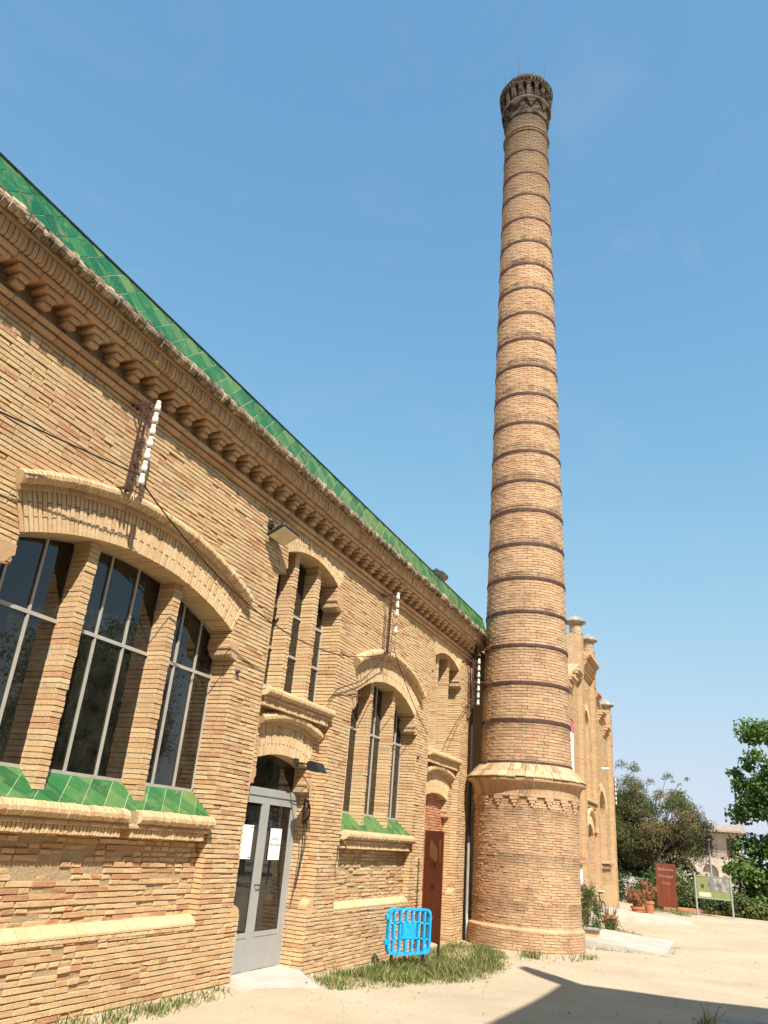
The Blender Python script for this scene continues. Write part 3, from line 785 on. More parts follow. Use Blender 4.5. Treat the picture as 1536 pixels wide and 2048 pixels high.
mb = MB(); mb.prism([(Bv.x + .014, Bv.z - .006), (Bv.x + .020, Bv.z + .014), (Bv.x - .05, Bv.z + .026), (Bv.x - .27, Bv.z + .02), (Bv.x - .27, Bv.z - .02)], Y0, 19.0, 'y'); mb.build('parapet_capping', M['iron_dark'], hall)
mb = MB(); mb.prism([(.04, 7.24), (-5.0, 8.4), (-10.2, 7.0), (-10.2, 6.9), (-5.0, 8.3), (.04, 7.14)], Y0, 18.9, 'y'); mb.build('roof', M['roofclay'], hall)
for arc, h, ps in zip(WIN, HALF, PILL):
    bed = MB(); bed.prism([(-.345, 2.10), (.0, 1.815), (.0, 1.75), (-.36, 1.75)], arc.yc - h, arc.yc + h, 'y'); bed.build('sill_slope_bed', M['grout'], hall)
    a = Vector((.0, arc.yc - h + .01, 1.818)); d = Vector((-.345, 0, .285))
    tiles(hall, a, (0, 1, 0), d, 2 * h - .02, d.length, .315, .315, 'sill_tile', limit=150)
for c in DOORS:
    bed = MB(); bed.prism([(-.345, 3.70), (.04, 3.635), (.04, 3.58), (-.36, 3.58)], c - 1.085, c + 1.085, 'y'); bed.build('upper_sill', M['grout'], hall)
# ---- windows (frame > panes)
GX = -.355
def light(y0, y1, zb, top, transoms, mull, name='window', x=GX, b=.028, d=.035):
    """one window light between y0,y1; top(y) gives head height"""
    mb = MB(); ys = np.linspace(y0, y1, 9)
    def bar(a, c, w=b): mb.bb(a, c)
    mb.bb((x - d, y0, zb), (x + d * .4, y0 + b, top(y0 + .01))); mb.bb((x - d, y1 - b, zb), (x + d * .4, y1, top(y1 - .01)))
    mb.bb((x - d, y0, zb), (x + d * .4, y1, zb + b * 1.2))
    for t in transoms: mb.bb((x - d, y0 + b, t - b * .7), (x + d * .55, y1 - b, t + b * .7))
    for m in mull: mb.bb((x - d, m - b * .5, zb + b), (x + d * .45, m + b * .5, top(m)))
    pts = [(yy, top(yy) - .035) for yy in ys] + [(yy, top(yy) + .01) for yy in ys[::-1]]
    mb.prism(pts, x - d, x + d * .38, 'x')
    w = mb.build(name, M['frame'], hall)
    vs = [y0 + b] + list(mull) + [y1 - b]; hs = [zb + b] + list(transoms)
    for i in range(len(vs) - 1):
        for k in range(len(hs)):
            a, c = vs[i], vs[i + 1]; z0 = hs[k]; g = MB()
            if k + 1 < len(hs): poly = [(a, z0), (c, z0), (c, hs[k + 1]), (a, hs[k + 1])]
            else: poly = [(a, z0), (c, z0)] + [(yy, top(yy)) for yy in np.linspace(c, a, 6)]
            t = random.gauss(0, .0015); xx = x - .006
            g.add([(xx + t * (1 if q else -1), p[0], p[1]) for q, p in zip([0, 1] * 9, poly)], [tuple(range(len(poly)))])
            g.build('pane', M['glass'], w)
for arc, h, ps in zip(WIN, HALF, PILL):
    ed = [arc.yc - h] + [e for p in ps for e in p] + [arc.yc + h]
    for i in range(3):
        a, b2 = ed[2 * i] - (.03 if i else 0), ed[2 * i + 1] + (.03 if i < 2 else 0); w = b2 - a
        top = lambda yy, ar=arc: min(ar.intr(min(max(yy, ar.yc - ar.a + .001), ar.yc + ar.a - .001)), 9) + .02 if abs(yy - ar.yc) < ar.a else ar.sp
        mm = [a + w / 3, a + 2 * w / 3] if w > .9 else [(a + b2) / 2]
        light(a, b2, 2.105, top, [3.57], mm)
for arc, c, ps in zip(UARC, DOORS, UPILL):
    ed = [c - 1.09] + [e for p in ps for e in p] + [c + 1.09]
    for i in range(3):
        a, b2 = ed[2 * i] - (.03 if i else 0), ed[2 * i + 1] + (.03 if i < 2 else 0)
        top = lambda yy, ar=arc: (ar.intr(yy) + .02) if abs(yy - ar.yc) < ar.a else ar.sp
        light(a, b2, 3.69, top, [4.32, 4.98], [])
# ---- entrance door with two glazed leaves
DX = -.385; dc = DOORS[0]
mb = MB(); mb.bb((DX - .05, dc - .92, 2.19), (DX + .035, dc + .92, 2.28)); mb.bb((DX - .05, dc - .92, -.10), (DX + .035, dc - .865, 2.19)); mb.bb((DX - .05, dc + .865, -.10), (DX + .035, dc + .92, 2.19))
mb.build('door_frame', M['doorgrey'], hall)
for s in (-1, 1):
    a, b2 = (dc - .862, dc - .004) if s < 0 else (dc + .004, dc + .862); mb = MB(); st = .095
    mb.bb((DX - .02, a, -.075), (DX + .022, a + st, 2.185)); mb.bb((DX - .02, b2 - st, -.075), (DX + .022, b2, 2.185))
    mb.bb((DX - .02, a + st, 2.08), (DX + .022, b2 - st, 2.185)); mb.bb((DX - .02, a + st, .34), (DX + .022, b2 - st, .40))
    leaf = mb.build('door_leaf', M['doorgrey'], hall)
    mb = MB(); mb.bevbox((DX - .012, a + st, -.075), (DX + .016, b2 - st, .34), .004); mb.build('kick_panel', M['doorgrey'], leaf)
    g = MB(); g.add([(DX, a + st, .40), (DX, b2 - st, .40), (DX, b2 - st, 2.08), (DX, a + st, 2.08)], [(0, 1, 2, 3)]); g.build('pane', M['glass'], leaf)
    mb = MB(); yy = b2 - st / 2 if s < 0 else a + st / 2; mb.tube([(DX + .022, yy, 1.0), (DX + .06, yy, 1.0), (DX + .06, yy - .1 * s, 1.0)], .009, 6); mb.build('door_handle', M['iron_dark'], leaf)
arc = DARC[0]; fl = MB(); ys = np.linspace(dc - .76, dc + .76, 9)
fl.bb((DX - .03, dc - .92, 2.28), (DX + .015, dc + .92, 2.30)); f_o = fl.build('fanlight', M['doorgrey'], hall)
g = MB(); poly = [(dc - .92, 2.29), (dc + .92, 2.29)] + [(yy, arc.intr(yy) + .02) for yy in ys[::-1]]
g.add([(DX - .01, p[0], p[1]) for p in poly], [tuple(range(len(poly)))]); g.build('pane', M['glass'], f_o)
# ---- interior shell, seen through the glass
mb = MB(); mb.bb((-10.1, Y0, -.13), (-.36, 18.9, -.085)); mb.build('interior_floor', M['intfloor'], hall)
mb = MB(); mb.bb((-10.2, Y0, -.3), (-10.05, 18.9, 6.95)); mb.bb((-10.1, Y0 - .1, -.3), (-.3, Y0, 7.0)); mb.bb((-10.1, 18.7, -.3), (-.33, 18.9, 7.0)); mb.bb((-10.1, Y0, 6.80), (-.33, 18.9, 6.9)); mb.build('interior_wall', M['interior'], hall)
ib = Bricks()
for py in (3.2, 8.4, 11.0, 14.6):
    lay(ib, None, (-2.9, py, 0), (-1, 0, 0), (0, -1, 0), lambda z: [(0, .5)], -.1, 5.2, L=.25); lay(ib, None, (-2.9, py, 0), (0, 1, 0), (1, 0, 0), lambda z: [(0, .5)], -.1, 5.2, L=.25)
mb = MB()
for py in (3.2, 8.4, 11.0, 14.6): mb.bb((-3.4, py + .01, -.1), (-2.91, py + .5, 5.2))
mb.build('interior_pier_core', M['mortar'], hall); emit_bricks(ib, hall, M['brick'], 'pier_brick', 'interior_pier_brickwork', 0)
# ---- end of the hall: flue arch beside the chimney, rear wall, distant domed cap
mb = MB()
pts = [(19.36, 5.0), (Y1, 5.0), (Y1, 4.3)] + [(Y1 + .38 * (1 - math.cos(t)) , 4.3 + .5 * math.sin(t)) for t in np.linspace(.3, 1.5, 6)] + [(19.36, 4.9)]
mb.prism(pts, -.10, -.5, 'x'); mb.build('flue_haunch', M['brick_far'], hall)
mb = MB(); mb.bb((-8, 22.2, -.4), (.9, 22.5, 6.3)); mb.build('rear_wall', M['brick_far'], hall)
mb = MB(); mb.bb((-8, 19.05, 6.35), (.22, 22.4, 6.5)); mb.bb((-8, 19.4, -.4), (-1.2, 19.6, 6.3)); mb.build('added_shade_roof', M['interior'], hall)  # roof added to keep the gap beside the chimney dark, plus an end wall
def domed_cap(mb, c, r, z):
    mb.lathe([(0, r * .66), (r * .11, r * .66), (r * .14, r * .60), (r * .13, r * .52), (r * .36, r * .47), (r * .68, r * .33), (r * .90, r * .13), (r, 0), (r, -r * .10), (r * .93, -r * .17), (r * .72, -r * .22), (r * .62, -r * .34), (0, -r * .34)], (c[0], c[1], z), 28)
mb = MB(); mb.bb((-3.2, 23.75, 6.3), (-2.7, 24.25, 10.3)); mb.build('roof_pier', M['brick_far'], hall)
mb = MB(); domed_cap(mb, (-2.95, 24.0), .44, 10.42); mb.build('roof_pier_cap', M['capstone'], hall, smooth=True)

# ================================================================== chimney
CX, CY = 6 + 20.05 * math.sin(-.2338), 20.05 * math.cos(-.2338)
chim = thing('chimney', 'tall tapering round brick chimney with iron bands on a drum base', 'chimney', (CX, CY, -.3))
def shaft_r(z): return 1.112 - (z - 3.5) * .01659
cb = Bricks(); tb = Bricks(); db = Bricks()
FRONT = math.atan2(CAM[1] - CY, CAM[0] - CX)
def lay_cyl(B, rf, z0, z1, course=.098, L=.275, erode=None, jh=.011, tone=None, depth=.04):
    n = int((z1 - z0) / course + .5); course = (z1 - z0) / n
    for k in range(n):
        a = z0 + k * course; r = rf(a + course / 2); m = max(12, int(2 * math.pi * r / L)); st = 2 * math.pi / m
        off = (st / 2 if k % 2 else 0) + random.uniform(-.02, .02) + k * .37 % st * .12
        for i in range(m):
            t = off + i * st + random.uniform(-.006, .006); dt = (st - .010 / r) / 2
            pr = random.gauss(0, .0025) + r * (1 / math.cos(dt) - 1) * .5; e = erode(t, a) if erode else None
            if e is not None: pr -= e
            za, zb = a + jh / 2, a + course - jh / 2; rr = r + pr
            c, s = math.cos, math.sin; nrm = np.array([c(t), s(t), 0])
            def P(tt, z): return np.array([CX + rr * c(tt), CY + rr * s(tt), z])
            B.add([P(t - dt, za), P(t + dt, za), P(t + dt, zb), P(t - dt, zb)], nrm, depth, tone() if tone else None, True)
def drum_er(t, z):
    d = math.exp(-((z - 1.55) / .5) ** 2)
    return random.uniform(0, .011) if random.random() < .15 + .65 * d else None
lay_cyl(db, lambda z: 1.25, .20, 2.86, .0555, .215, erode=drum_er, jh=.009)
lay_cyl(db, lambda z: 1.322, -.45, .16, .0555, .23, jh=.009)
lay_cyl(cb, shaft_r, 3.55, 25.75, .0735, .26)
emit_bricks(db, chim, M['brick_chim'], 'drum_brick', 'drum_brickwork', 300, ch=.003, jit=.002, seed=8)
emit_bricks(cb, chim, M['brick_chim'], 'shaft_brick', 'shaft_brickwork', 300, ch=.0025, jit=.002, seed=9)
mb = MB(); mb.lathe([(0, -.45), (1.303, -.45), (1.303, .15), (1.232, .19), (1.232, 2.9), (1.0, 2.95), (1.0, 3.5)] + [(shaft_r(z) - .021, z) for z in np.linspace(3.5, 25.8, 12)] + [(.5, 25.8)], (CX, CY, 0), 160)
mb.build('chimney_mortar', M['mortar'], chim, smooth=False)
mb = MB(); mb.lathe([(1.24, .215), (1.30, .175), (1.325, .155), (1.32, .13)], (CX, CY, 0), 72); mb.build('plinth_coping', M['brick_chim'], chim)
# stepped dentils under the drum cornice
nd = 20
for i in range(nd):
    t = FRONT + 2 * math.pi * (i + .35) / nd; R = Matrix.Rotation(t, 3, 'Z'); mb = MB(); a = random.random()
    for w, z0, z1, d in ((.21, 2.80, 2.865, .050), (.13, 2.735, 2.797, .040), (.06, 2.665, 2.732, .030)):
        mb.box(Vector((CX, CY, (z0 + z1) / 2)) + R @ Vector((1.25 + d / 2 - .02, 0, 0)), (d + .04, w, z1 - z0), R, a)
    mb.build('dentil', M['brick_chim'], chim)
mb = MB(); COVE = [(1.25, 2.865), (1.285, 2.868), (1.292, 2.90), (1.272, 2.915)] + [(1.275 + .125 * (1 - math.cos(t)), 2.92 + .28 * math.sin(t)) for t in np.linspace(.1, 1.5, 8)] + [(1.41, 3.205), (1.432, 3.21), (1.44, 3.25), (1.425, 3.285), (1.30, 3.30)]
n = 46
for i in range(n):
    t0 = 2 * math.pi * i / n + .002; t1 = 2 * math.pi * (i + 1) / n - .002; j = random.gauss(0, .003)
    vs = [(CX + (r + j) * math.cos(t), CY + (r + j) * math.sin(t), z) for t in (t0, t1) for r, z in COVE]; k = len(COVE)
    mb.add(vs, [(q, k + q, k + q + 1, q + 1) for q in range(k - 1)] + [tuple(range(k)), tuple(range(2 * k - 1, k - 1, -1))], random.random())
mb.build('drum_cornice', M['brick_chim'], chim, kind='stuff')
rows = [(1.465, 3.292, 1.30, 3.445), (1.32, 3.435, 1.15, 3.595)]
for ri, (ra, za, rb_, zb) in enumerate(rows):
    n = 42
    for i in range(n):
        t0 = 2 * math.pi * (i + .5 * ri) / n + .003; t1 = 2 * math.pi * (i + 1 + .5 * ri) / n - .003; j = random.gauss(0, .008) if ri == 0 else 0; up = random.gauss(0, .004)
        q = [(ra + j, za + up, t0), (ra + j + random.gauss(0, .006), za + up, t1), (rb_, zb + up, t1), (rb_, zb + up, t0)]
        vs = [(CX + r * math.cos(t), CY + r * math.sin(t), z + h) for h in (.018, -.004) for r, z, t in q]
        mb = MB(); mb.add(vs, [(0, 1, 2, 3), (7, 6, 5, 4), (0, 4, 5, 1), (1, 5, 6, 2), (2, 6, 7, 3), (3, 7, 4, 0)], random.random()); mb.build('skirt_tile', M['chim_tile'], chim)
# iron bands with clamp lugs
bz = [3.635, 4.61, 5.52, 6.46, 7.34, 8.25, 9.21, 10.19, 11.1, 12.02, 12.96, 13.94, 14.93, 15.9, 16.87, 17.85, 18.84, 19.79, 20.78, 21.84, 22.84, 23.92]
for i, z in enumerate(bz):
    r = shaft_r(z); mb = MB(); mb.lathe([(r + .004, -.036), (r + .020, -.036), (r + .020, .036), (r + .004, .036), (r + .004, -.036)], (CX, CY, z), 64)
    t = FRONT - 1.0 + random.uniform(-.06, .06); R = Matrix.Rotation(t, 3, 'Z')
    for dy in (-.055, .055): mb.box(Vector((CX, CY, z)) + R @ Vector((r + .045, dy, 0)), (.07, .022, .085), R)
    p = Vector((CX, CY, z)); mb.tube([p + R @ Vector((r + .055, -.11, 0)), p + R @ Vector((r + .055, .11, 0))], .012, 6)
    mb.build('iron_band', M['iron'], chim)
# moulded rings and crown
def seg_ring(mb, prof, n, tone=None):
    k = len(prof)
    for i in range(n):
        t0 = 2 * math.pi * i / n + .004; t1 = 2 * math.pi * (i + 1) / n - .004; j = random.gauss(0, .003)
        vs = [(CX + (r + j) * math.cos(t), CY + (r + j) * math.sin(t), z) for t in (t0, t1) for r, z in prof]
        mb.add(vs, [(q, k + q, k + q + 1, q + 1) for q in range(k - 1)] + [tuple(range(k)), tuple(range(2 * k - 1, k - 1, -1))], random.random())
rt = shaft_r(25.0); mb = MB()
for z, o in ((24.93, .035), (25.03, .06), (25.13, .035)): seg_ring(mb, [(rt - .03, z - .045), (rt + o, z - .045), (rt + o + .008, z), (rt + o, z + .042), (rt - .03, z + .042)], 26)
mb.build('neck_moulding', M['brick_chim'], chim)
mb = MB(); rt = shaft_r(25.8); seg_ring(mb, [(rt - .05, 25.74), (rt + .045, 25.74), (rt + .06, 25.79), (rt + .045, 25.85), (rt - .05, 25.85)], 24)
mb.build('crown_astragal', M['chim_cap'], chim)
kb = Bricks(); lay_cyl(kb, lambda z: .775, 25.85, 26.42, .085, .24); lay_cyl(kb, lambda z: .80, 26.5, 27.16, .085, .24)
lay_cyl(kb, lambda z: .93 - max(0, z - 27.43) * .45, 27.40, 27.62, .073, .25)
emit_bricks(kb, chim, M['chim_cap'], 'crown_brick', 'crown_brickwork', 0, seed=10)
mb = MB(); mb.lathe([(.765, 25.8), (.765, 26.5), (.79, 26.5), (.79, 27.15), (.90, 27.4), (.83, 27.60), (.55, 27.61), (.5, 26.2)], (CX, CY, 0), 48); mb.build('crown_core', M['chim_cap'], chim)
for i in range(10):   # stepped pendants
    t = FRONT + .22 + 2 * math.pi * i / 10; R = Matrix.Rotation(t, 3, 'Z'); mb = MB()
    for q in range(5):
        w = .34 - q * .07; z = 26.36 - q * .075; d = .10 - q * .012
        mb.box(Vector((CX, CY, z)) + R @ Vector((.775 + d / 2 - .02, 0, 0)), (d + .04, w, .066), R, random.random())
    mb.build('pendant', M['chim_cap'], chim)
mb = MB(); seg_ring(mb, [(.74, 26.41), (.865, 26.41), (.885, 26.44), (.885, 26.49), (.74, 26.49)], 24); mb.build('crown_ring', M['chim_ring'], chim)
for i in range(20):   # consoles
    t = FRONT + .1 + 2 * math.pi * i / 20; R = Matrix.Rotation(t, 3, 'Z'); mb = MB()
    for q in range(7):
        z = 26.54 + q * .088; d = .075 + .012 * q
        mb.box(Vector((CX, CY, z)) + R @ Vector((.80 + d / 2 - .02, 0, 0)), (d + .04, .135 if q < 6 else .20, .076), R, random.random())
    mb.build('console', M['chim_cap'], chim)
mb = MB(); seg_ring(mb, [(.75, 27.15), (.945, 27.15), (.95, 27.20), (.75, 27.20)], 26); mb.build('crown_plate', M['chim_cap'], chim)
mb = MB()
for i in range(44):
    t = 2 * math.pi * i / 44; R = Matrix.Rotation(t, 3, 'Z'); mb.box(Vector((CX, CY, 27.265)) + R @ Vector((.88, 0, 0)), (.16, .075, .125), R, random.random())
mb.build('crown_dentils', M['chim_cap'], chim, kind='stuff')
mb = MB(); seg_ring(mb, [(.7, 27.33), (.965, 27.33), (.985, 27.36), (.965, 27.40), (.7, 27.41)], 26); mb.build('crown_cornice', M['chim_ring'], chim)
for t, h in ((FRONT - 1.25, .85), (FRONT - .35, .95), (FRONT + .95, .9), (FRONT + 2.6, .9)):
    mb = MB(); p = Vector((CX + .80 * math.cos(t), CY + .80 * math.sin(t), 27.42)); mb.tube([p, p + Vector((0, 0, h + .22))], [.009, .005], 6); mb.box(p, (.05, .05, .06)); mb.build('lightning_rod', M['iron'], chim)
mb = MB(); t = FRONT + 1.35; mb.tube([(CX + .93 * math.cos(t), CY + .93 * math.sin(t), 26.9), (CX + .90 * math.cos(t), CY + .9 * math.sin(t), 26.0), (CX + .83 * math.cos(t), CY + .83 * math.sin(t), 25.5)], .012, 6); mb.build('conductor_cable', M['wire'], chim)

# ================================================================== far hall
FX = 1.1
far = thing('far_hall', 'further brick hall with raking parapet and pillars topped by domed stone caps', 'building', (FX, 30.4, -.27))
fc = MB(); ff = Bricks(); FE0, FE1, FC = 24.46, 36.4, 30.43
def parapet(y):
    d = abs(y - FC)
    return 8.75 if d < 1.7 else 8.2 - (d - 1.7) * .385
FARC = Arc(FC, .58, 6.30, .575, .25); FDA = Arc(FC, .72, 2.45, .36, .3); FSA = Arc(33.75, .95, 3.35, .85, .3)
def far_iv(z):
    d = 1.7 + (8.2 - z) / .385 if z < 8.2 else (1.7 if z < 8.75 else 0)
    base = [(max(FE0, FC - d), min(FE1, FC + d))] if d > 0 else []
    ex = []
    if 3.70 < z < 6.30: ex.append((FC - .58, FC + .58))
    elif 6.30 <= z < 6.87: q = math.sqrt(max(0, FARC.rho ** 2 - (z - FARC.zc) ** 2)); ex.append((FC - q, FC + q))
    if z < 2.45: ex.append((FC - .72, FC + .72))
    elif z < 2.81: q = math.sqrt(max(0, FDA.rho ** 2 - (z - FDA.zc) ** 2)); ex.append((FC - q, FC + q))
    for yc in (33.75, 2 * FC - 33.75):
        if 1.60 < z < 3.35: ex.append((yc - .95, yc + .95))
        elif 3.35 <= z < 4.2: q = math.sqrt(max(0, FSA.rho ** 2 - (z - FSA.zc) ** 2)); ex.append((yc - q, yc + q))
    return minus(base, ex)
lay(ff, fc, (FX, 0, 0), (0, 1, 0), (1, 0, 0), far_iv, -.4, 8.75, core_t=.35)
# back panels of the recesses
for y0, y1, z0, z1 in ((FC - .6, FC + .6, 3.65, 6.9), (32.8, 34.7, 1.6, 4.25), (2 * FC - 34.7, 2 * FC - 32.8, 1.6, 4.25)):
    lay(ff, fc, (FX - .22, 0, 0), (0, 1, 0), (1, 0, 0), lambda z, a=y0, b=y1: [(a, b)], z0, z1, core_t=.08)
for y, s in ((FC + .58, -1),): lay(ff, None, (FX, y, 0), (-1, 0, 0), (0, s, 0), lambda z: [(0, .22)], 3.7, 6.3)
lay(ff, None, (FX, FC + .72, 0), (-1, 0, 0), (0, -1, 0), lambda z: [(0, .33)], -.2, 2.45)
lay(ff, None, (FX, 34.7, 0), (-1, 0, 0), (0, -1, 0), lambda z: [(0, .22)], 1.6, 3.35)
# pilasters with their pillars
def pilaster(y0, y1, ztop, z0=-.4, x0=FX - .05, x1=FX + .15):
    lay(ff, fc, (x1, 0, 0), (0, 1, 0), (1, 0, 0), lambda z: [(y0, y1)], z0, ztop, core_t=x1 - x0)
    lay(ff, None, (x1, y0, 0), (-1, 0, 0), (0, -1, 0), lambda z: [(0, x1 - x0)], z0, ztop); lay(ff, None, (x1, y1, 0), (-1, 0, 0), (0, 1, 0), lambda z: [(0, x1 - x0)], z0, ztop)
PL = [(28.75, 29.25, 9.50), (31.61, 32.11, 9.50), (35.95, 36.45, 7.60), (24.41, 24.91, 7.60)]
for y0, y1, zt in PL:
    zs = 8.0 if zt > 9 else 6.3
    pilaster(y0, y1, zs); pilaster(y0, y1, zt, zs, FX - .31, FX + .17)
fc.build('far_mortar_wall', M['mortar'], far, kind='stuff'); emit_bricks(ff, far, M['brick_far'], 'brick', 'far_brickwork', 0, ch=.003, seed=12)
for y0, y1, zt in PL:
    c = (FX - .07, (y0 + y1) / 2); mb = MB()
    for i in range(6): mb.lathe([(0, 0), (.225, 0), (.235 + .008 * (i % 2), .01), (.235 + .008 * (i % 2), .055), (.225, .064), (0, .064)], (c[0], c[1], zt + .005 + i * .068), 20, random.random())
    p_o = mb.build('pillar_drum', M['chim_tile'], far)
    mb = MB(); mb.lathe([(.26, 0), (.275, .02), (.26, .05), (.24, .05)], (c[0], c[1], zt - .01), 20); mb.build('pillar_collar', M['capstone'], far)
    mb = MB(); domed_cap(mb, c, .40, zt + .50); mb.build('domed_cap', M['capstone'], far, smooth=True)
# stepped cornice of the middle bay
mb = MB()
for i, (z0, z1, x) in enumerate([(8.15, 8.22, .08), (8.225, 8.30, .13), (8.33, 8.40, .18), (8.405, 8.47, .22), (8.60, 8.67, .28), (8.675, 8.76, .36), (8.765, 8.83, .42)]): mb.bb((FX - .3, 29.255, z0), (FX + x, 31.605, z1), random.random())
for i in range(22): mb.bb((FX, 29.27 + i * .106, 8.48), (FX + .27, 29.27 + i * .106 + .06, 8.59), random.random())
mb.build('gable_cornice', M['brick_corn'], far)
# raking coping and stepped brackets
for s in (-1, 1):
    mb = MB(); a = (FC + s * 1.69, 8.21); b = (FC + s * 5.95, 8.21 - 4.26 * .385)
    mb.prism([a, b, (b[0], b[1] + .10), (a[0], a[1] + .10)], FX - .40, FX + .10, 'x'); mb.build('raking_coping', M['chim_tile'], far)
    for k, d in enumerate((2.25, 3.55, 4.75)):
        z = 8.2 - (d - 1.7) * .385 - .12; y = FC + s * d; mb = MB()
        for q, (dz, x) in enumerate(((-.34, .06), (-.24, .12), (-.12, .20), (-.02, .26))): mb.bb((FX - .02, y - .45, z + dz), (FX + x, y + .45, z + dz + .085), random.random())
        mb.build('parapet_bracket', M['brick_corn'], far)
# arch rings, sills and hood of the far hall
ab = Bricks(); ring_bricks(ab, Arc(FC, .58, 6.30, .575, .26), FX + .02, .1, .075, rows=((.25,), (.25,))); ring_bricks(ab, FDA, FX + .03, .1, .075, rows=((.3,), (.3,)))
ring_bricks(ab, FSA, FX + .02, .1, .075, rows=((.3,), (.3,))); emit_bricks(ab, far, M['brick_pale'], 'arch_brick', 'far_arch_brickwork', 0)
for y0, y1, z, nm in ((29.27, 31.59, 3.62, 'bay_sill'), (32.6, 35.3, 1.58, 'bay_sill'), (25.5, 28.3, 1.58, 'bay_sill')):
    mb = MB(); mb.bevbox((FX - .2, y0, z - .10), (FX + .17, y1, z), .03); mb.bevbox((FX - .2, y0 + .05, z - .26), (FX + .09, y1 - .05, z - .14), .01); mb.build(nm, M['chim_tile'], far)
mb = MB(); roll_path(mb, lambda s, off, out: (FX + out, FC + (1.10 + off) * math.cos(math.pi * (.92 - .84 * s)), 2.32 + (.92 + off) * math.sin(math.pi * (.92 - .84 * s))), 34, ROLL, .06, .002); mb.build('hood_mould', M['brick_pale'], far)
mb = MB(); mb.bb((FX - .05, FE0, -.4), (FX + .06, FC - .75, .68)); mb.bb((FX - .05, FC + .75, -.4), (FX + .06, FE1, .68)); mb.build('plinth', M['brick_far'], far)
mb = MB(); mb.bb((FX - .38, FC - .72, .10), (FX - .33, FC + .72, 2.85)); d_o = mb.build('door', M['doorbrown'], far)
mb = MB(); mb.bb((FX - .329, FC - .45, 1.15), (FX - .322, FC - .15, 1.75)); mb.build('door_notice', M['paper'], d_o)
mb = MB(); mb.prism([(FX - .38, 6.6), (FX - .38, 8.0), (-6, 9.4), (-12, 7.4), (-12, 6.6)], FE0 + .05, FE1 - .05, 'y'); mb.build('roof', M['roofclay'], far)
mb = MB(); mb.bb((-12, FE0 + .06, -.4), (FX - .36, FE1 - .06, 6.7)); mb.build('side_walls', M['brick_far'], far)
for y in (33.35, 34.15):
    mb = MB(); mb.bb((FX - .21, y - .16, 2.0), (FX - .205, y + .16, 3.3)); mb.build('window_slit', M['black'], far)

# ================================================================== neighbouring building (outside the frame, casts the yard shadow)
nb = thing('neighbour_building', 'plain rendered building outside the frame whose roof corner shades the yard', 'building', (12, 0, -.2))
mb = MB(); mb.bb((8.35, -22, -.4), (16, 8.9, 8.25)); mb.build('wall', simple('ochre_render', (.45, .36, .25), .9, .15, 2, .3), nb)
mb = MB(); mb.prism([(8.1, 8.28), (8.1, 8.5), (12.2, 9.2), (16.3, 8.5), (16.3, 8.28)], -22.3, 9.15, 'y'); mb.build('roof', M['roofclay'], nb)
mb = MB(); mb.bb((8.10, 8.80, 8.4), (8.42, 9.15, 9.5)); mb.prism([(8.1, 9.5), (8.42, 9.5), (8.30, 10.5), (8.22, 10.5)], 8.80, 9.15, 'y'); mb.build('corner_pinnacle', M['stone'], nb)
for y in (-12, -7, -2, 3, 7.5):
    mb = MB(); mb.bb((8.30, y - .5, 1.2), (8.345, y + .5, 2.9)); w = mb.build('window', M['doorgrey'], nb)
    mb = MB(); mb.bb((8.293, y - .42, 1.28), (8.299, y + .42, 2.82)); mb.build('pane', M['glass'], w)

# ================================================================== things on the facade
def insulator(mb, p, s=1.0):
    mb.lathe([(0, .085 * s), (.026 * s, .085 * s), (.030 * s, .078 * s), (.030 * s, .048 * s), (.024 * s, .040 * s), (.033 * s, .032 * s), (.038 * s, -.01 * s), (.040 * s, -.045 * s), (.030 * s, -.05 * s), (.0, -.045 * s)], p, 14)
def insulator_rack(y, ztop, zbot, n, label, missing=(), lx=.20):
    r = thing('insulator_rack', label, 'insulator rack', (0, y, zbot - .1), 0, 'insulator racks on the facade')
    mb = MB(); 
    for dy in (-.035, .035): mb.bb((lx - .012, y + dy - .010, zbot - .12), (lx + .012, y + dy + .010, ztop + .06))
    for z in np.linspace(zbot - .05, ztop, 5): mb.bb((lx - .008, y - .035, z - .01), (lx + .008, y + .035, z + .01))
    for z in (zbot - .10, ztop + .03): mb.bb((-.02, y - .05, z - .012), (lx + .01, y - .03, z + .012)); mb.bb((-.02, y + .03, z - .012), (lx + .01, y + .05, z + .012))
    mb.build('ladder_bracket', M['iron'], r)
    for i in range(n):
        z = zbot + (ztop - zbot) * i / (n - 1); p = Vector((lx + .13, y + .04, z))
        mb = MB(); mb.tube([(lx, y, z + .05), (lx + .06, y + .02, z + .055), (lx + .075, y + .025, z - .05), (lx + .10, y + .035, z - .085), (lx + .13, y + .04, z - .07), (lx + .13, y + .04, z)], .008, 6); hk = mb.build('hook', M['iron'], r)
        if i in missing: continue
        mb = MB(); insulator(mb, p, .98); mb.build('insulator', M['porcelain'], hk, smooth=True)
    return r
insulator_rack(5.74, 6.11, 5.17, 7, 'iron rack of seven white insulators above the large window', (), .19)
insulator_rack(13.12, 6.12, 5.10, 7, 'iron rack with several insulators missing above the smaller arched window', (0, 1, 3), .19)
insulator_rack(18.68, 6.10, 5.06, 7, 'iron rack of white insulators at the hall corner beside the chimney', (), .19)
r = thing('insulator_string', 'white insulators fixed on the far hall corner before the tree', 'insulator rack', (1.3, 36.6, 3.9))
mb = MB(); mb.bb((1.2, 36.42, 3.9), (1.23, 36.75, 3.93)); mb.bb((1.2, 36.42, 4.9), (1.23, 36.75, 4.93)); mb.bb((1.2, 36.72, 3.8), (1.23, 36.75, 5.0)); mb.build('bracket', M['iron'], r)
for i in range(6): mb = MB(); insulator(mb, (1.26, 36.80, 3.95 + i * .19), .95); mb.build('insulator', M['porcelain'], r)
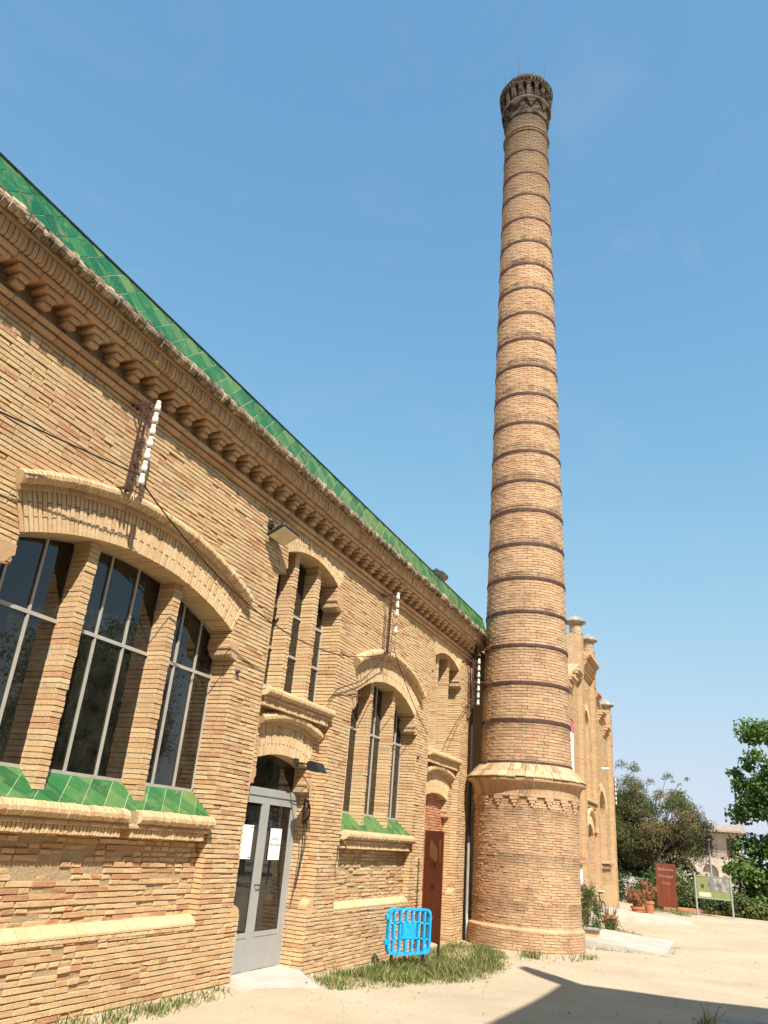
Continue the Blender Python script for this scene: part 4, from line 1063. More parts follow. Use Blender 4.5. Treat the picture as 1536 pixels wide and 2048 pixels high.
def sag(a, b, s, n=14):
    a, b = Vector(a), Vector(b); return [a.lerp(b, i / n) - Vector((0, 0, s * 4 * (i / n) * (1 - i / n))) for i in range(n + 1)]
def cable(pts, r, label, name='overhead_wire'):
    mb = MB(); mb.tube(pts, r, 6); tag(mb.build(name, M['wire'], None), label, 'cable')
cable(sag((.33, -2.8, 4.45), (.33, 5.72, 5.21), .12), .009, 'wire running from the left edge to the rack above the large window')
cable(sag((.33, 5.78, 5.15), (.33, 12.98, 4.98), .72, 26), .009, 'sagging wire between the two insulator racks across the door bay')
cable(sag((.33, 13.16, 5.02), (.05, 15.9, 3.9), .08), .008, 'wire dropping from the second rack across the smaller window arch')
cable([(.04, 11.2, 3.75), (.05, 11.50, 4.0), (.05, 12.4, 4.32), (.12, 13.0, 4.80), (.2, 13.08, 5.0)], .008, 'cable along the pier up to the second rack')
cable([(-.05, 17.1, 3.66), (.06, 17.9, 4.5), (.12, 18.6, 5.05)], .008, 'thin cable from the blind door sill to the corner rack')
# floodlight
fl = thing('floodlight', 'large square floodlight on a bracket near the upper door window', 'lamp', (.0, 8.95, 5.75))
R = Matrix.Rotation(math.radians(-27), 3, 'Y')
c = Vector((.185, 8.98, 5.80))
mb = MB(); mb.bevbox(c + Vector((-.155, -.24, -.025)), c + Vector((.155, .24, .025)), .015, .5, R); mb.box(c + R @ Vector((-.06, 0, .05)), (.16, .26, .06), R)
for k in range(5): mb.box(c + R @ Vector((-.12 + k * .035, 0, .095)), (.010, .24, .05), R)
hsg = mb.build('housing', M['black'], fl)
mb = MB(); mb.box(c + R @ Vector((0, 0, -.028)), (.275, .44, .008), R); mb.build('lens', M['lampglass'], fl)
mb = MB(); mb.tube([(.0, 8.86, 5.94), (.07, 8.86, 5.93), c + R @ Vector((-.05, -.1, .06))], .018, 8); mb.bb((0, 8.80, 5.88), (.03, 8.92, 6.0)); mb.build('bracket', M['iron_dark'], fl)
# small wall light by the door
wl = thing('wall_light', 'small black wedge shaped wall light beside the door arch', 'lamp', (-.1, 10.62, 2.7))
mb = MB(); y = 10.74; mb.prism([(.11, 2.73), (.16, 2.745), (.25, 2.73), (.33, 2.60), (.325, 2.585), (.10, 2.62)], y - .13, y + .13, 'y'); mb.build('housing', M['black'], wl)
mb = MB(); mb.prism([(.115, 2.612), (.315, 2.58), (.315, 2.574), (.115, 2.606)], y - .11, y + .11, 'y'); mb.build('lens', M['lampglass'], wl)
mb = MB(); mb.tube([(-.15, y - .02, 2.72), (.0, y - .02, 2.71), (.12, y - .02, 2.68)], .015, 6); mb.bb((-.16, y - .08, 2.66), (-.13, y + .04, 2.78)); mb.build('bracket', M['iron_dark'], wl)
# cable coil on the door jamb
cc = thing('cable_coil', 'loose coil of dark cable hanging on the right door jamb', 'cable', (-.1, 11.2, 1.1))
mb = MB()
for k in range(5):
    ph = random.random() * 6; y0 = 11.16 + random.uniform(-.012, .012); z0 = 2.03 + random.uniform(-.02, .02); ry = .075 + random.uniform(-.015, .02); rz = .16 + random.uniform(-.02, .03)
    mb.tube([(-.155 + .03 * math.sin(t * 2 + ph) + .03, y0 + ry * math.cos(t), z0 + rz * math.sin(t)) for t in np.linspace(0, 2 * math.pi, 22)], .0065, 5, False)
mb.build('coil', M['wire'], cc)
for k in range(3):
    yb = 11.12 + .05 * k; mb = MB(); mb.tube([(-.12, yb, 1.95), (-.11, yb + .02, 1.6), (-.12, yb - .03 * k, 1.25), (-.13, 11.10, 1.0 - .03 * k)], .006, 5); mb.build('loose_strand', M['wire'], cc)
mb = MB(); mb.tube([(-.10, 10.72, 2.62), (-.12, 10.95, 2.55), (-.12, 11.18, 2.4), (-.12, 11.20, 2.1)], .006, 5); mb.build('feed_cable', M['wire'], cc)
rg = thing('wall_ring', 'iron loop fixed beside the sill of the smaller window', 'ring', (0, 12.1, 1.6))
mb = MB(); mb.tube([(.03 + .07 * math.cos(t) + .06, 12.12 + .03 * math.sin(t), 1.56 + .035 * math.sin(t)) for t in np.linspace(0, 6.28, 16)], .012, 6, False); mb.build('loop', M['iron_dark'], rg)
mb = MB(); mb.tube([(.05, 12.1, 1.53), (.03, 12.06, 1.3), (.03, 12.12, 1.05)], .004, 5); mb.build('string', M['wire'], rg)
br = thing('wall_bracket', 'small rusty bracket at the left springing of the smaller arch', 'bracket', (0, 12.2, 4))
mb = MB(); mb.tube([(0, 12.16, 3.98), (.16, 12.16, 4.02), (.18, 12.02, 4.0), (.18, 12.0, 3.9)], .012, 6); mb.tube([(.18, 12.02, 3.95), (.12, 12.1, 3.7), (.02, 12.15, 3.55)], .006, 5); mb.build('hook', M['iron'], br)
for y, z, lb in ((8.58, 3.66, 'by the big window corbel'), (15.5, 3.35, 'by the smaller window corbel')):
    mb = MB(); mb.lathe([(0, 0), (.028, 0), (.028, .03), (.02, .045), (0, .048)], (0, 0, 0), 10); o = mb.build('wall_stud', M['iron'], None); o.matrix_basis = Matrix.Translation((0, y, z)) @ Matrix.Rotation(math.pi / 2, 4, 'Y'); tag(o, 'round iron stud on the wall ' + lb, 'stud')
dp = thing('downpipe', 'thin vertical downpipe in the gap between hall and chimney', 'pipe', (.15, 18.75, -.25))
mb = MB(); mb.tube([(.30, 18.62, 6.55), (.16, 18.86, 6.2), (.10, 18.93, 5.6), (.08, 19.03, 4.6), (.08, 19.03, 1.8)], .035, 8); mb.build('upper_pipe', M['iron_dark'], dp)
mb = MB(); mb.tube([(.08, 19.03, 1.8), (.08, 19.03, .3), (.10, 19.0, .1), (.12, 18.97, -.35)], .036, 8); mb.build('lower_pipe', M['galv'], dp)

# ---- text helper
def text_obj(body, size, mat, parent, mw, name='lettering', ext=.001, align='CENTER', xs=1.0):
    cu = bpy.data.curves.new(name, 'FONT'); cu.body = body; cu.size = size; cu.align_x = align; cu.extrude = ext; cu.resolution_u = 2
    t = bpy.data.objects.new(name, cu); COL.objects.link(t); bpy.context.view_layer.update()
    me = bpy.data.meshes.new_from_object(t.evaluated_get(bpy.context.evaluated_depsgraph_get())); bpy.data.objects.remove(t); bpy.data.curves.remove(cu)
    me.transform(Matrix.Diagonal((xs, 1, 1, 1))); me.materials.clear(); me.materials.append(mat)
    o = bpy.data.objects.new(name, me); COL.objects.link(o); o.parent = parent; o.matrix_parent_inverse = rootmat(parent).inverted(); o.matrix_basis = mw; return o
FACE_X = Matrix(((0, 0, 1, 0), (1, 0, 0, 0), (0, 1, 0, 0), (0, 0, 0, 1)))     # text x->+Y, y->+Z, normal +X
# notices taped to the door glass
px_ = DX + .012
pn = thing('paper_notice', 'white paper reading ENTRADA MERCADERIES taped on the right door pane', 'notice', (px_, 10.76, 1.34))
mb = MB(); mb.bb((px_, 10.60, 1.33), (px_ + .0015, 10.925, 1.76)); mb.build('sheet', M['paper'], pn)
for s, z, sz in (('ENTRADA', 1.595, .052), ('MERCADERIES', 1.518, .052)): text_obj(s, sz, M['ink'], pn, Matrix.Translation((px_ + .0025, 10.762, z)) @ FACE_X, 'lettering', .0004, 'CENTER', .92)
pn = thing('paper_notice', 'blank greenish white paper taped on the left door pane', 'notice', (px_, 9.98, 1.34))
mb = MB(); mb.bb((px_, 9.78, 1.335), (px_ + .0015, 10.12, 1.78)); mb.build('sheet', M['paper'], pn)
mb = MB(); mb.bb((px_ + .0017, 10.05, 1.74), (px_ + .0022, 10.10, 1.755)); mb.bb((px_ + .0017, 10.05, 1.35), (px_ + .0022, 10.11, 1.365)); mb.build('corner_print', M['ink'], pn)
# goods seen behind the door glass
cbx = thing('cardboard_box', 'large brown cardboard box behind the door glass', 'box', (-1.3, 11.2, -.08))
mb = MB(); mb.bevbox((-1.75, 10.5, -.05), (-.95, 12.3, .78), .01); mb.build('carton', M['cardboard'], cbx); mb = MB(); mb.bb((-.948, 10.6, .36), (-.945, 12.2, .375)); mb.build('tape_seam', M['intfloor'], cbx)
mb = MB(); mb.tube([(-1.0, 10.35, 1.02), (-1.0, 9.75, 1.05)], .035, 8); tag(mb.build('red_tube', M['redplastic'], None), 'red tube lying inside behind the left door pane', 'tube')
mb = MB(); mb.tube([(-1.0, 10.75, .93), (-1.0, 11.9, .90)], .03, 8); tag(mb.build('green_tube', M['greenplastic'], None), 'green tube lying on the box behind the right door pane', 'tube')

# ================================================================== yard things
# blue plastic crowd barrier
P1, P2 = Vector((.44, 13.42, 0)), Vector((.91, 14.22, 0)); dv = (P2 - P1).normalized(); W = (P2 - P1).length
ang = math.atan2(dv.y, dv.x)
ba = thing('crowd_barrier', 'blue plastic crowd barrier standing in the grass before the wall', 'barrier', ((P1.x + P2.x) / 2, (P1.y + P2.y) / 2, -.22), ang)
HB = .70; zb0 = .19
mb = MB(); fr = .036; d2 = .028
def rrect(w, h, r, k=5):
    out = []
    for cx_, cz_, a0 in ((w / 2 - r, h - r, 0), (-w / 2 + r, h - r, 90), (-w / 2 + r, r, 180), (w / 2 - r, r, 270)):
        out += [(cx_ + r * math.cos(math.radians(a0 + 90 * i / k)), cz_ + r * math.sin(math.radians(a0 + 90 * i / k))) for i in range(k + 1)]
    return out
o_ = rrect(W, HB, .10); i_ = [(x * (W - 2 * fr) / W, fr + z * (HB - 2 * fr) / HB) for x, z in o_]; n = len(o_)
vs = [(x, y, z + zb0) for y in (-d2 * 1.4, d2 * 1.4) for ring in (o_, i_) for x, z in ring]
fs = []
for k in range(n):
    a, b = k, (k + 1) % n
    fs += [(a, b, n + b, n + a), (2 * n + a, 3 * n + a, 3 * n + b, 2 * n + b), (a, 2 * n + a, 2 * n + b, b), (n + a, n + b, 3 * n + b, 3 * n + a)]
mb.add(vs, fs); mb.build('outer_frame', M['blue'], ba, world=False)
for k in range(1, 7):
    x = -W / 2 + W * k / 7; rows_ = ((.03, .22), (.24, .46), (.48, .67)) if k not in (3, 4) else ((.03, .22), (.48, .67))
    for a, b in rows_: mb = MB(); mb.bevbox((x - .022, -.032, zb0 + a), (x + .018, .032, zb0 + b), .005); mb.build('slat', M['blue'], ba, world=False)
for z in (.23, .47):
    mb = MB(); mb.tube([(-W / 2 + .02, 0, zb0 + z - .02), (-W / 6, 0, zb0 + z + .01), (W / 6, 0, zb0 + z + .01), (W / 2 - .02, 0, zb0 + z - .015)], .020, 6); mb.build('rail', M['blue'], ba, world=False)
mb = MB(); mb.bevbox((-W * .16, -.02, zb0 + .23), (W * .16, .02, zb0 + .48), .006); mb.build('blank_plate', M['blue'], ba, world=False)
for z in (.14, .52):
    mb = MB(); mb.bevbox((-W / 2 - .05, -.035, zb0 + z), (-W / 2 + .01, .035, zb0 + z + .08), .008); mb.build('hook_lug', M['blue'], ba, world=False)
    mb = MB(); mb.tube([(W / 2, 0, zb0 + z + .02), (W / 2 + .03, 0, zb0 + z + .02), (W / 2 + .03, 0, zb0 + z + .06)], .010, 6); mb.build('pin', M['blue'], ba, world=False)
for x in (-W / 2 + .12, W / 2 - .12):
    mb = MB(); mb.bevbox((x - .02, -.22, 0), (x + .02, .22, .05), .01); mb.bb((x - .018, -.02, .04), (x + .018, .02, zb0 + .02)); mb.build('foot', M['iron_dark'], ba, world=False)
# rusty totem sign
k = .53; tc = Vector((k, 15.85 - k, 0)); td = Vector((.7071, -.7071, 0)); tw = .43; tn = Vector((-.7071, -.7071, 0))
to = thing('totem_sign', 'tall narrow rust brown steel totem standing by the bricked-up door', 'sign', (tc.x, tc.y, -.25))
Rt = Matrix(((td.x, -tn.x, 0), (td.y, -tn.y, 0), (0, 0, 1)))
mb = MB(); mb.box(tc + Vector((0, 0, 1.0)), (2 * tw, .012, 1.92), Rt); mb.build('sheet', M['corten'], to)
mb = MB(); mb.box(tc - td * tw + tn * -.028 + Vector((0, 0, .95)), (.012, .055, 1.8), Rt); mb.build('side_flange', M['rust_pale'], to)
for s in (-1, 1): mb = MB(); mb.box(tc + td * s * (tw - .05) + Vector((0, 0, -.12)), (.06, .02, .4), Rt); mb.build('leg', M['iron_dark'], to)
FT = Matrix(((td.x, 0, tn.x, 0), (td.y, 0, tn.y, 0), (0, 1, 0, 0), (0, 0, 0, 1)))
def blob(parent, mat, cu, cz, pts, name):
    mb = MB(); base = tc + tn * .0075
    vs = [base + td * (cu + p[0]) + Vector((0, 0, cz + p[1])) for p in pts]; mb.add(vs, [tuple(range(len(vs)))]); mb.build(name, mat, parent)
blob(to, M['rust_pale'], .0, 1.62, [(-.17, .12), (-.12, .18), (-.05, .16), (.04, .08), (.14, .05), (.19, -.05), (.17, -.2), (.1, -.21), (0, -.17), (-.15, -.13), (-.18, -.02)], 'worn_patch')
blob(to, simple('orange_rust_patch', (.36, .13, .03), .8, .2, 9), .0, 1.62, [(.24, .17), (.33, .19), (.34, -.22), (.28, -.22), (.23, 0)], 'orange_rust')
text_obj('Cafè', .15, M['letter_dark'], to, Matrix.Translation(tc + tn * .008 + td * .02 + Vector((0, 0, 1.30))) @ FT, 'lettering', .001)
text_obj('bar', .17, M['letter_dark'], to, Matrix.Translation(tc + tn * .008 + td * .02 + Vector((0, 0, .93))) @ FT, 'lettering', .001)
# library sign at the back of the yard
sg = thing('library_sign', 'broad rust red steel sign reading Biblioteca Municipal Celrà by the potted plants', 'sign', (2.88, 40.0, -.25), math.radians(-4))
mb = MB(); mb.bb((-.43, -.012, .14), (.43, .012, 1.92)); mb.build('sheet', M['corten'], sg, world=False)
for s in (-1, 1): mb = MB(); mb.bb((s * .40 - .02, -.03, -.1), (s * .40 + .02, .0, .2)); mb.build('leg', M['iron_dark'], sg, world=False)
FS = Matrix(((1, 0, 0, 0), (0, 0, -1, 0), (0, 1, 0, 0), (0, 0, 0, 1)))
def sign_text(root, body, size, loc, mat, xs=1.0, align='CENTER'):
    o = text_obj(body, size, mat, root, Matrix.Identity(4), 'lettering', .001, align, xs); o.matrix_parent_inverse = Matrix.Identity(4); o.matrix_basis = Matrix.Translation(loc) @ FS; return o
for s, z in (('Biblioteca', 1.62), ('Municipal', 1.34), ('Celrà', 1.06)): sign_text(sg, s, .175, (0, -.016, z), M['letter_pale'], .95)
# information board
ip = thing('information_board', 'green and grey information board on two pale metal posts', 'sign', (4.86, 38.97, -.25), math.radians(-5))
for s in (-1, 1): mb = MB(); mb.tube([(s * .71, 0, -.1), (s * .71, 0, 1.66)], .04, 10); mb.build('post', M['galv'], ip, world=False)
mb = MB(); mb.bb((-.66, -.015, .70), (.66, .015, 1.54)); mb.build('panel', simple('lime_green_panel', (.24, .27, .10), .5, .08, 3), ip, world=False)
for a, b in (((-.67, -.03, 1.53), (.67, .03, 1.57)), ((-.67, -.03, .67), (.67, .03, .71))): mb = MB(); mb.bb(a, b); mb.build('rail', M['galv'], ip, world=False)
mb = MB(); mb.bb((-.20, -.021, .98), (.62, -.016, 1.50)); mb.build('photo_print', simple('grey_photo_print', (.30, .28, .25), .6, .55, 6), ip, world=False)
mb = MB(); mb.bb((-.48, -.021, 1.08), (-.36, -.016, 1.22)); mb.build('logo', M['ink'], ip, world=False); mb = MB(); mb.bb((-.58, -.021, .74), (-.10, -.016, .92)); mb.build('text_block', simple('pale_text_block', (.55, .56, .42), .6, .25, 30), ip, world=False)
for i in range(9): mb = MB(); zz = 1.02 + i * .05; mb.bb((-.17, -.024, zz), (.05 + .05 * random.random(), -.0215, zz + .018)); mb.build('text_line', M['ink'], ip, world=False)
# concrete ramps and slab
def ramp(pts, label, mat, th=.10, name='concrete_ramp'):
    mb = MB(); n = len(pts); top = list(pts); bot = [(p[0], p[1], min(p[2] - th, -.4)) for p in pts]
    mb.add(top + bot, [tuple(range(n))] + [(i, n + i, n + (i + 1) % n, (i + 1) % n) for i in range(n)]); o = mb.build(name, mat, None)
    o.data.flip_normals(); return tag(o, label, 'ramp', 'concrete ramps')
ramp([(-.36, 9.40, -.075), (.05, 9.28, -.07), (1.10, 8.95, -.105), (.98, 10.22, -.15), (.03, 11.22, -.09), (-.36, 11.30, -.075)], 'pale concrete ramp in front of the glazed grey door', M['concrete'])
ramp([(4.23, 21.0, -.225), (4.19, 24.8, -.225), (1.2, 24.8, -.06), (1.9, 20.9, -.07)], 'wide pale concrete ramp just behind the chimney base', M['concrete'])
ramp([(4.22, 31.8, -.22), (4.23, 33.9, -.22), (1.15, 31.5, .12), (1.15, 29.6, .12)], 'grey concrete ramp rising to the far hall door behind the pots', M['concrete'])
mb = MB(); mb.bevbox((5.55, 11.7, -.3), (7.6, 12.75, -.08), .02); tag(mb.build('concrete_slab', M['concrete_dk'], None), 'grey concrete slab in the shade at the bottom right corner', 'slab')

# ------------------------------------------------------------------ foliage
def leaves(name, P, N, size, mat, parent, tone, aspect=.55, rng=RNG, curl=.25):
    """P (n,3) leaf centres, random orientation biased by N; one folded quad pair per leaf"""
    n = len(P); d = rng.normal(size=(n, 3)) + N * .8; d /= np.linalg.norm(d, axis=1, keepdims=True)
    a = np.cross(d, rng.normal(size=(n, 3))); a /= np.linalg.norm(a, axis=1, keepdims=True); b = np.cross(d, a)
    s = (size * rng.uniform(.6, 1.35, n))[:, None]
    tip, base, l, r = P + a * s, P - a * s, P + b * s * aspect + d * s * curl, P - b * s * aspect + d * s * curl
    V = np.stack([base, l, tip, r], 1).reshape(-1, 3); i = np.arange(n)[:, None] * 4
    F = np.concatenate([i + [0, 1, 2], i + [0, 2, 3]], 0)
    me = npmesh(name, V, F, np.repeat(tone, 4)); return link_mesh(name, me, mat, parent)
def make_tree(root, trunk_base, trunk_top, clumps, n_leaf, size, mat, r0=.22, aspect=.55, spread=.42, droop=0.0, seed=1, limbs=True, bark='bark', tone_shift=0.0, flat=1.0):
    rng = np.random.default_rng(seed); mb = MB(); tb_, tt = Vector(trunk_base), Vector(trunk_top)
    mid = tb_.lerp(tt, .5) + Vector((rng.normal(0, .1), rng.normal(0, .1), 0))
    mb.tube([tb_, mid, tt], [r0, r0 * .8, r0 * .6], 10); mb.build('trunk', M[bark], root)
    Ps = []; Ns = []; Ts = []; subs = []
    tot = sum(c[1][0] * c[1][1] * c[1][2] for c in clumps)
    for c, r in clumps:
        m = max(3, int(46 * (r[0] * r[1] * r[2]) / tot * len(clumps) ** .5))
        for _ in range(m):
            v = rng.normal(size=3); v /= np.linalg.norm(v); q = np.array(c) + v * np.array(r) * rng.uniform(.45, 1.0) ** .6
            subs.append((q, v, np.mean(r) * spread * rng.uniform(.55, 1.25)))
    wts = np.array([s[2] ** 2 for s in subs]); wts /= wts.sum()
    for (q, v, sr), w in zip(subs, wts):
        k = max(8, int(n_leaf * w)); off = np.clip(rng.normal(size=(k, 3)), -1.9, 1.9) * sr * .55 * np.array([1, 1, .62 * flat]); off[:, 2] -= droop * np.linalg.norm(off[:, :2], axis=1)
        Ps.append(q + off); Ns.append(off / (np.linalg.norm(off, axis=1, keepdims=True) + 1e-6) + np.array([0, 0, .7])); base = rng.uniform(.15, .8)
        Ts.append(np.clip(base + rng.normal(0, .16, k) + tone_shift, 0, 1))
    P = np.concatenate(Ps); leaves('crown', P, np.concatenate(Ns), size, mat, root, np.concatenate(Ts), aspect, rng)
    if limbs:
        mb = MB()
        for q, v, sr in subs:
            if rng.random() > .55: continue
            e = Vector(q); st = tb_.lerp(tt, rng.uniform(.55, 1)); m1 = st.lerp(e, .5) + Vector(rng.normal(0, .18, 3)) + Vector((0, 0, .15))
            mb.tube([st, m1, e], [r0 * .30, r0 * .16, .012], 6, False)
        mb.build('limbs', M[bark], root)
t = thing('robinia_tree', 'feathery brown tinged tree behind the far hall corner', 'tree', (2.0, 46, -.25), 0, 'trees behind the yard')
make_tree(t, (2.0, 46, -.3), (2.0, 46, 2.4), [((.3, 46, 5.1), (1.3, 1.6, 1.25)), ((1.0, 46.5, 3.6), (1.8, 1.8, 1.6)), ((2.6, 46, 5.35), (.8, 1.1, .95)), ((2.9, 46, 4.3), (1.5, 1.4, 1.1)), ((1.6, 46, 4.9), (.9, 1.1, .6)), ((3.9, 46, 3.4), (1.1, 1.3, 1.1)), ((3.3, 46, 5.0), (.7, .9, .5)), ((4.55, 46, 2.9), (.45, .8, .9)), ((2.4, 46.6, 2.6), (2.0, 1.6, 1.2)), ((3.6, 46.0, 5.8), (.55, .5, .22)), ((.7, 46.0, 6.2), (.8, .8, .55)), ((-1.2, 46.5, 4.6), (1.6, 1.6, 1.6))],
          60000, .062, M['leaf_feather'], .13, .30, .40, .35, 21, True, tone_shift=.10)
t = thing('linden_tree', 'tall dense green tree at the right edge of the yard', 'tree', (8.9, 43.5, -.25), 0, 'trees behind the yard')
make_tree(t, (8.9, 43.5, -.3), (8.8, 43.5, 3.5), [((8.3, 43.5, 7.1), (1.75, 1.8, 1.5)), ((9.0, 43.5, 5.6), (2.6, 2.2, 1.8)), ((7.0, 43.5, 6.3), (1.2, 1.2, .55)), ((6.9, 43.5, 5.55), (1.0, 1.0, .35)), ((7.1, 43.5, 3.6), (1.6, 1.6, 1.1)), ((7.5, 43.2, 2.0), (2.2, 1.8, 1.5)), ((9.0, 43.5, 8.6), (1.1, 1.2, .9)), ((11, 43.5, 5), (2.5, 2.2, 3)), ((8.2, 43.5, 4.7), (1.5, 1.5, 1.2)), ((6.7, 43.4, 1.4), (1.3, 1.2, 1.1))],
          76000, .088, M['leaf_green'], .26, .72, .40, .12, 22)
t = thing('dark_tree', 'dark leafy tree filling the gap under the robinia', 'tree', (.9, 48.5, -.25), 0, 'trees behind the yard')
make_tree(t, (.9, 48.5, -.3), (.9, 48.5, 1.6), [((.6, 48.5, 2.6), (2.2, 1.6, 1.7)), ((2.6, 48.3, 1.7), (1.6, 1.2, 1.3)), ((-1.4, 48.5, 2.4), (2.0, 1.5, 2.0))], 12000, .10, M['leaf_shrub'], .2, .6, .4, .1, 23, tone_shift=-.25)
for i, (x, y, h, lb) in enumerate(((15.5, 21.5, 8.5, 'nearest'), (20.5, 27.5, 11.0, 'middle'), (27.0, 36.0, 12.0, 'furthest'), (14.5, 33.0, 8.0, 'slender'))):
    t = thing('poplar_tree', 'tree beyond the right edge mirrored in the hall windows, the %s of them' % lb, 'tree', (x, y, -.25), 0, 'trees beyond the right edge')
    w = h * .27; make_tree(t, (x, y, -.3), (x, y, h * .4), [((x, y, h * .62), (w, w, h * .33)), ((x - w * .5, y, h * .45), (w * .7, w * .7, h * .22)), ((x + w * .4, y + .3, h * .40), (w * .8, w * .7, h * .22)), ((x, y, h * .86), (w * .5, w * .5, h * .13))], 17000, .085, M['leaf_green'], .28, .7, .4, .1, 30 + i, tone_shift=-.1)
# shrubs along the back of the yard
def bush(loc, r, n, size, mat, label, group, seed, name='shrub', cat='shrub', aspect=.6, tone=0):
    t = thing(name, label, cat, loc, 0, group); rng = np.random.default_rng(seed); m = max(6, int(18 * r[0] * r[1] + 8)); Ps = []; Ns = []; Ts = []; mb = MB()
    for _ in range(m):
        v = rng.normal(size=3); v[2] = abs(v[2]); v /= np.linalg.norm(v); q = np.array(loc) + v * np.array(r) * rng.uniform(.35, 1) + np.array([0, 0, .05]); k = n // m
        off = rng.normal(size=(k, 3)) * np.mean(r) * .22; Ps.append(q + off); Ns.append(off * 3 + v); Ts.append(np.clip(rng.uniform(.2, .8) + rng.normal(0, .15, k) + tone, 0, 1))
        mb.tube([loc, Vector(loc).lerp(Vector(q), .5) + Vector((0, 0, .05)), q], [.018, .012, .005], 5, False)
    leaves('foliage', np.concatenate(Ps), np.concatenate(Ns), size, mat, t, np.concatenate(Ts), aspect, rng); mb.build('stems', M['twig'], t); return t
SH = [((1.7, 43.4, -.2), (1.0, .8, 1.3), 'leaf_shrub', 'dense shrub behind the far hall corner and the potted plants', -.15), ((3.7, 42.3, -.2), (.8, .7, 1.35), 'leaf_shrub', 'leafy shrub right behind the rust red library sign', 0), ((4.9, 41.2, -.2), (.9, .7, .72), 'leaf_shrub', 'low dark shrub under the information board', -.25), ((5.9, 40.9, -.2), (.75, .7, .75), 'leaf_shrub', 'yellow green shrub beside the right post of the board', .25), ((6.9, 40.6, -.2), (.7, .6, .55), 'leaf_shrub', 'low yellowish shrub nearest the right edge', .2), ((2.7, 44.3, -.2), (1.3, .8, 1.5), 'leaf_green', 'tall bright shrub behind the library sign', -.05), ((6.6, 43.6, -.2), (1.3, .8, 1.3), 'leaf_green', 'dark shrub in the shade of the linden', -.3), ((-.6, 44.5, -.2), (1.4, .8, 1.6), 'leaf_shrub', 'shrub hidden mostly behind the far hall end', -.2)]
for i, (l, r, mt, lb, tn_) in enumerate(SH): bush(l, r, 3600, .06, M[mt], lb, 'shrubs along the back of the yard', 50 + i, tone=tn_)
# potted plants
def pot(mb, x, y, z, h, r): mb.lathe([(0, 0), (r * .68, 0), (r * .94, h * .80), (r * 1.06, h * .80), (r * 1.08, h), (r * .97, h), (r * .92, h * .9), (0, h * .9)], (x, y, z), 24)
def potted(x, y, h, r, ph, pr, kind, label, seed):
    t = thing('potted_plant', label, 'potted plant', (x, y, -.25), 0, 'terracotta pots on the yard'); mb = MB(); pot(mb, x, y, -.25, h, r); mb.build('pot', M['terracotta'], t, smooth=False)
    mb = MB(); mb.lathe([(0, 0), (r * .9, -.01)], (x, y, -.25 + h * .92), 16); mb.build('soil', M['soil'], t)
    rng = np.random.default_rng(seed); zb = -.25 + h * .9; mb = MB(); tips = []
    for _ in range(46):
        a = rng.uniform(0, 6.28); e = Vector((x + pr * rng.uniform(.2, 1) * math.cos(a), y + pr * rng.uniform(.2, 1) * math.sin(a), zb + ph * rng.uniform(.45, 1))); s = Vector((x + r * .5 * math.cos(a), y + r * .5 * math.sin(a), zb)); mb.tube([s, s.lerp(e, .5) + Vector((0, 0, ph * .1)), e], [.007, .005, .002], 4, False); tips.append((s, e))
    mb.build('stems', M['twig'], t)
    if kind != 'bare':
        P = np.concatenate([np.array(s.lerp(e, rng.uniform(.4, 1.02)))[None] + rng.normal(0, .035, (40, 3)) for s, e in tips for _ in range(2)]); leaves('foliage', P, rng.normal(size=P.shape) * .2, .032, M['leaf_dry'], t, rng.uniform(0, 1, len(P)), .5, rng)
    else:
        P = np.array([x + .05, y - r, -.1]) + rng.normal(0, 1, (500, 3)) * np.array([.13, .06, .11]); leaves('foliage', P, rng.normal(size=P.shape) * .2, .03, M['leaf_shrub'], t, rng.uniform(.3, 1, len(P)), .5, rng)
potted(2.25, 26.6, .37, .225, .42, .36, 'bare', 'terracotta pot of bare grey twigs nearest the wide ramp', 71)
potted(2.42, 32.4, .42, .23, .62, .40, 'dry', 'terracotta pot with a broad dried orange brown plant', 72)
potted(2.42, 36.6, .46, .20, .78, .32, 'dry', 'smaller terracotta pot with taller dried plant behind it', 73)
# planter with conifer by the drum
pt = thing('conifer_planter', 'green conifer shrub in a stone topped planter beside the chimney base', 'planter', (2.28, 22.3, -.25))
mb = MB(); mb.bevbox((2.02, 22.02, -.28), (2.54, 22.58, .02), .01); mb.build('box', M['brick_far'], pt); mb = MB(); mb.bevbox((1.96, 21.96, .02), (2.60, 22.64, .085), .012); mb.build('coping', M['capstone'], pt)
rng = np.random.default_rng(9); P = []
for _ in range(60):
    h = rng.uniform(0, 1); w = .31 * (1 - .55 * h) * math.sin(min(1, h * 6 + .45) * 1.57); a = rng.uniform(0, 6.28); c = np.array([2.30 + w * math.cos(a), 22.3 + w * math.sin(a), .10 + h * .86]); P.append(c + rng.normal(0, .05, (70, 3)) * np.array([1, 1, 1.3]))
P = np.concatenate(P); leaves('foliage', P, np.array([[0, 0, .8]]) + (P - np.array([2.3, 22.3, .4])), .028, M['leaf_conifer'], pt, rng.uniform(0, 1, len(P)), .35, rng)
mb = MB(); mb.tube([(2.3, 22.3, .05), (2.3, 22.3, .8)], [.03, .012], 6); mb.build('stem', M['bark'], pt)
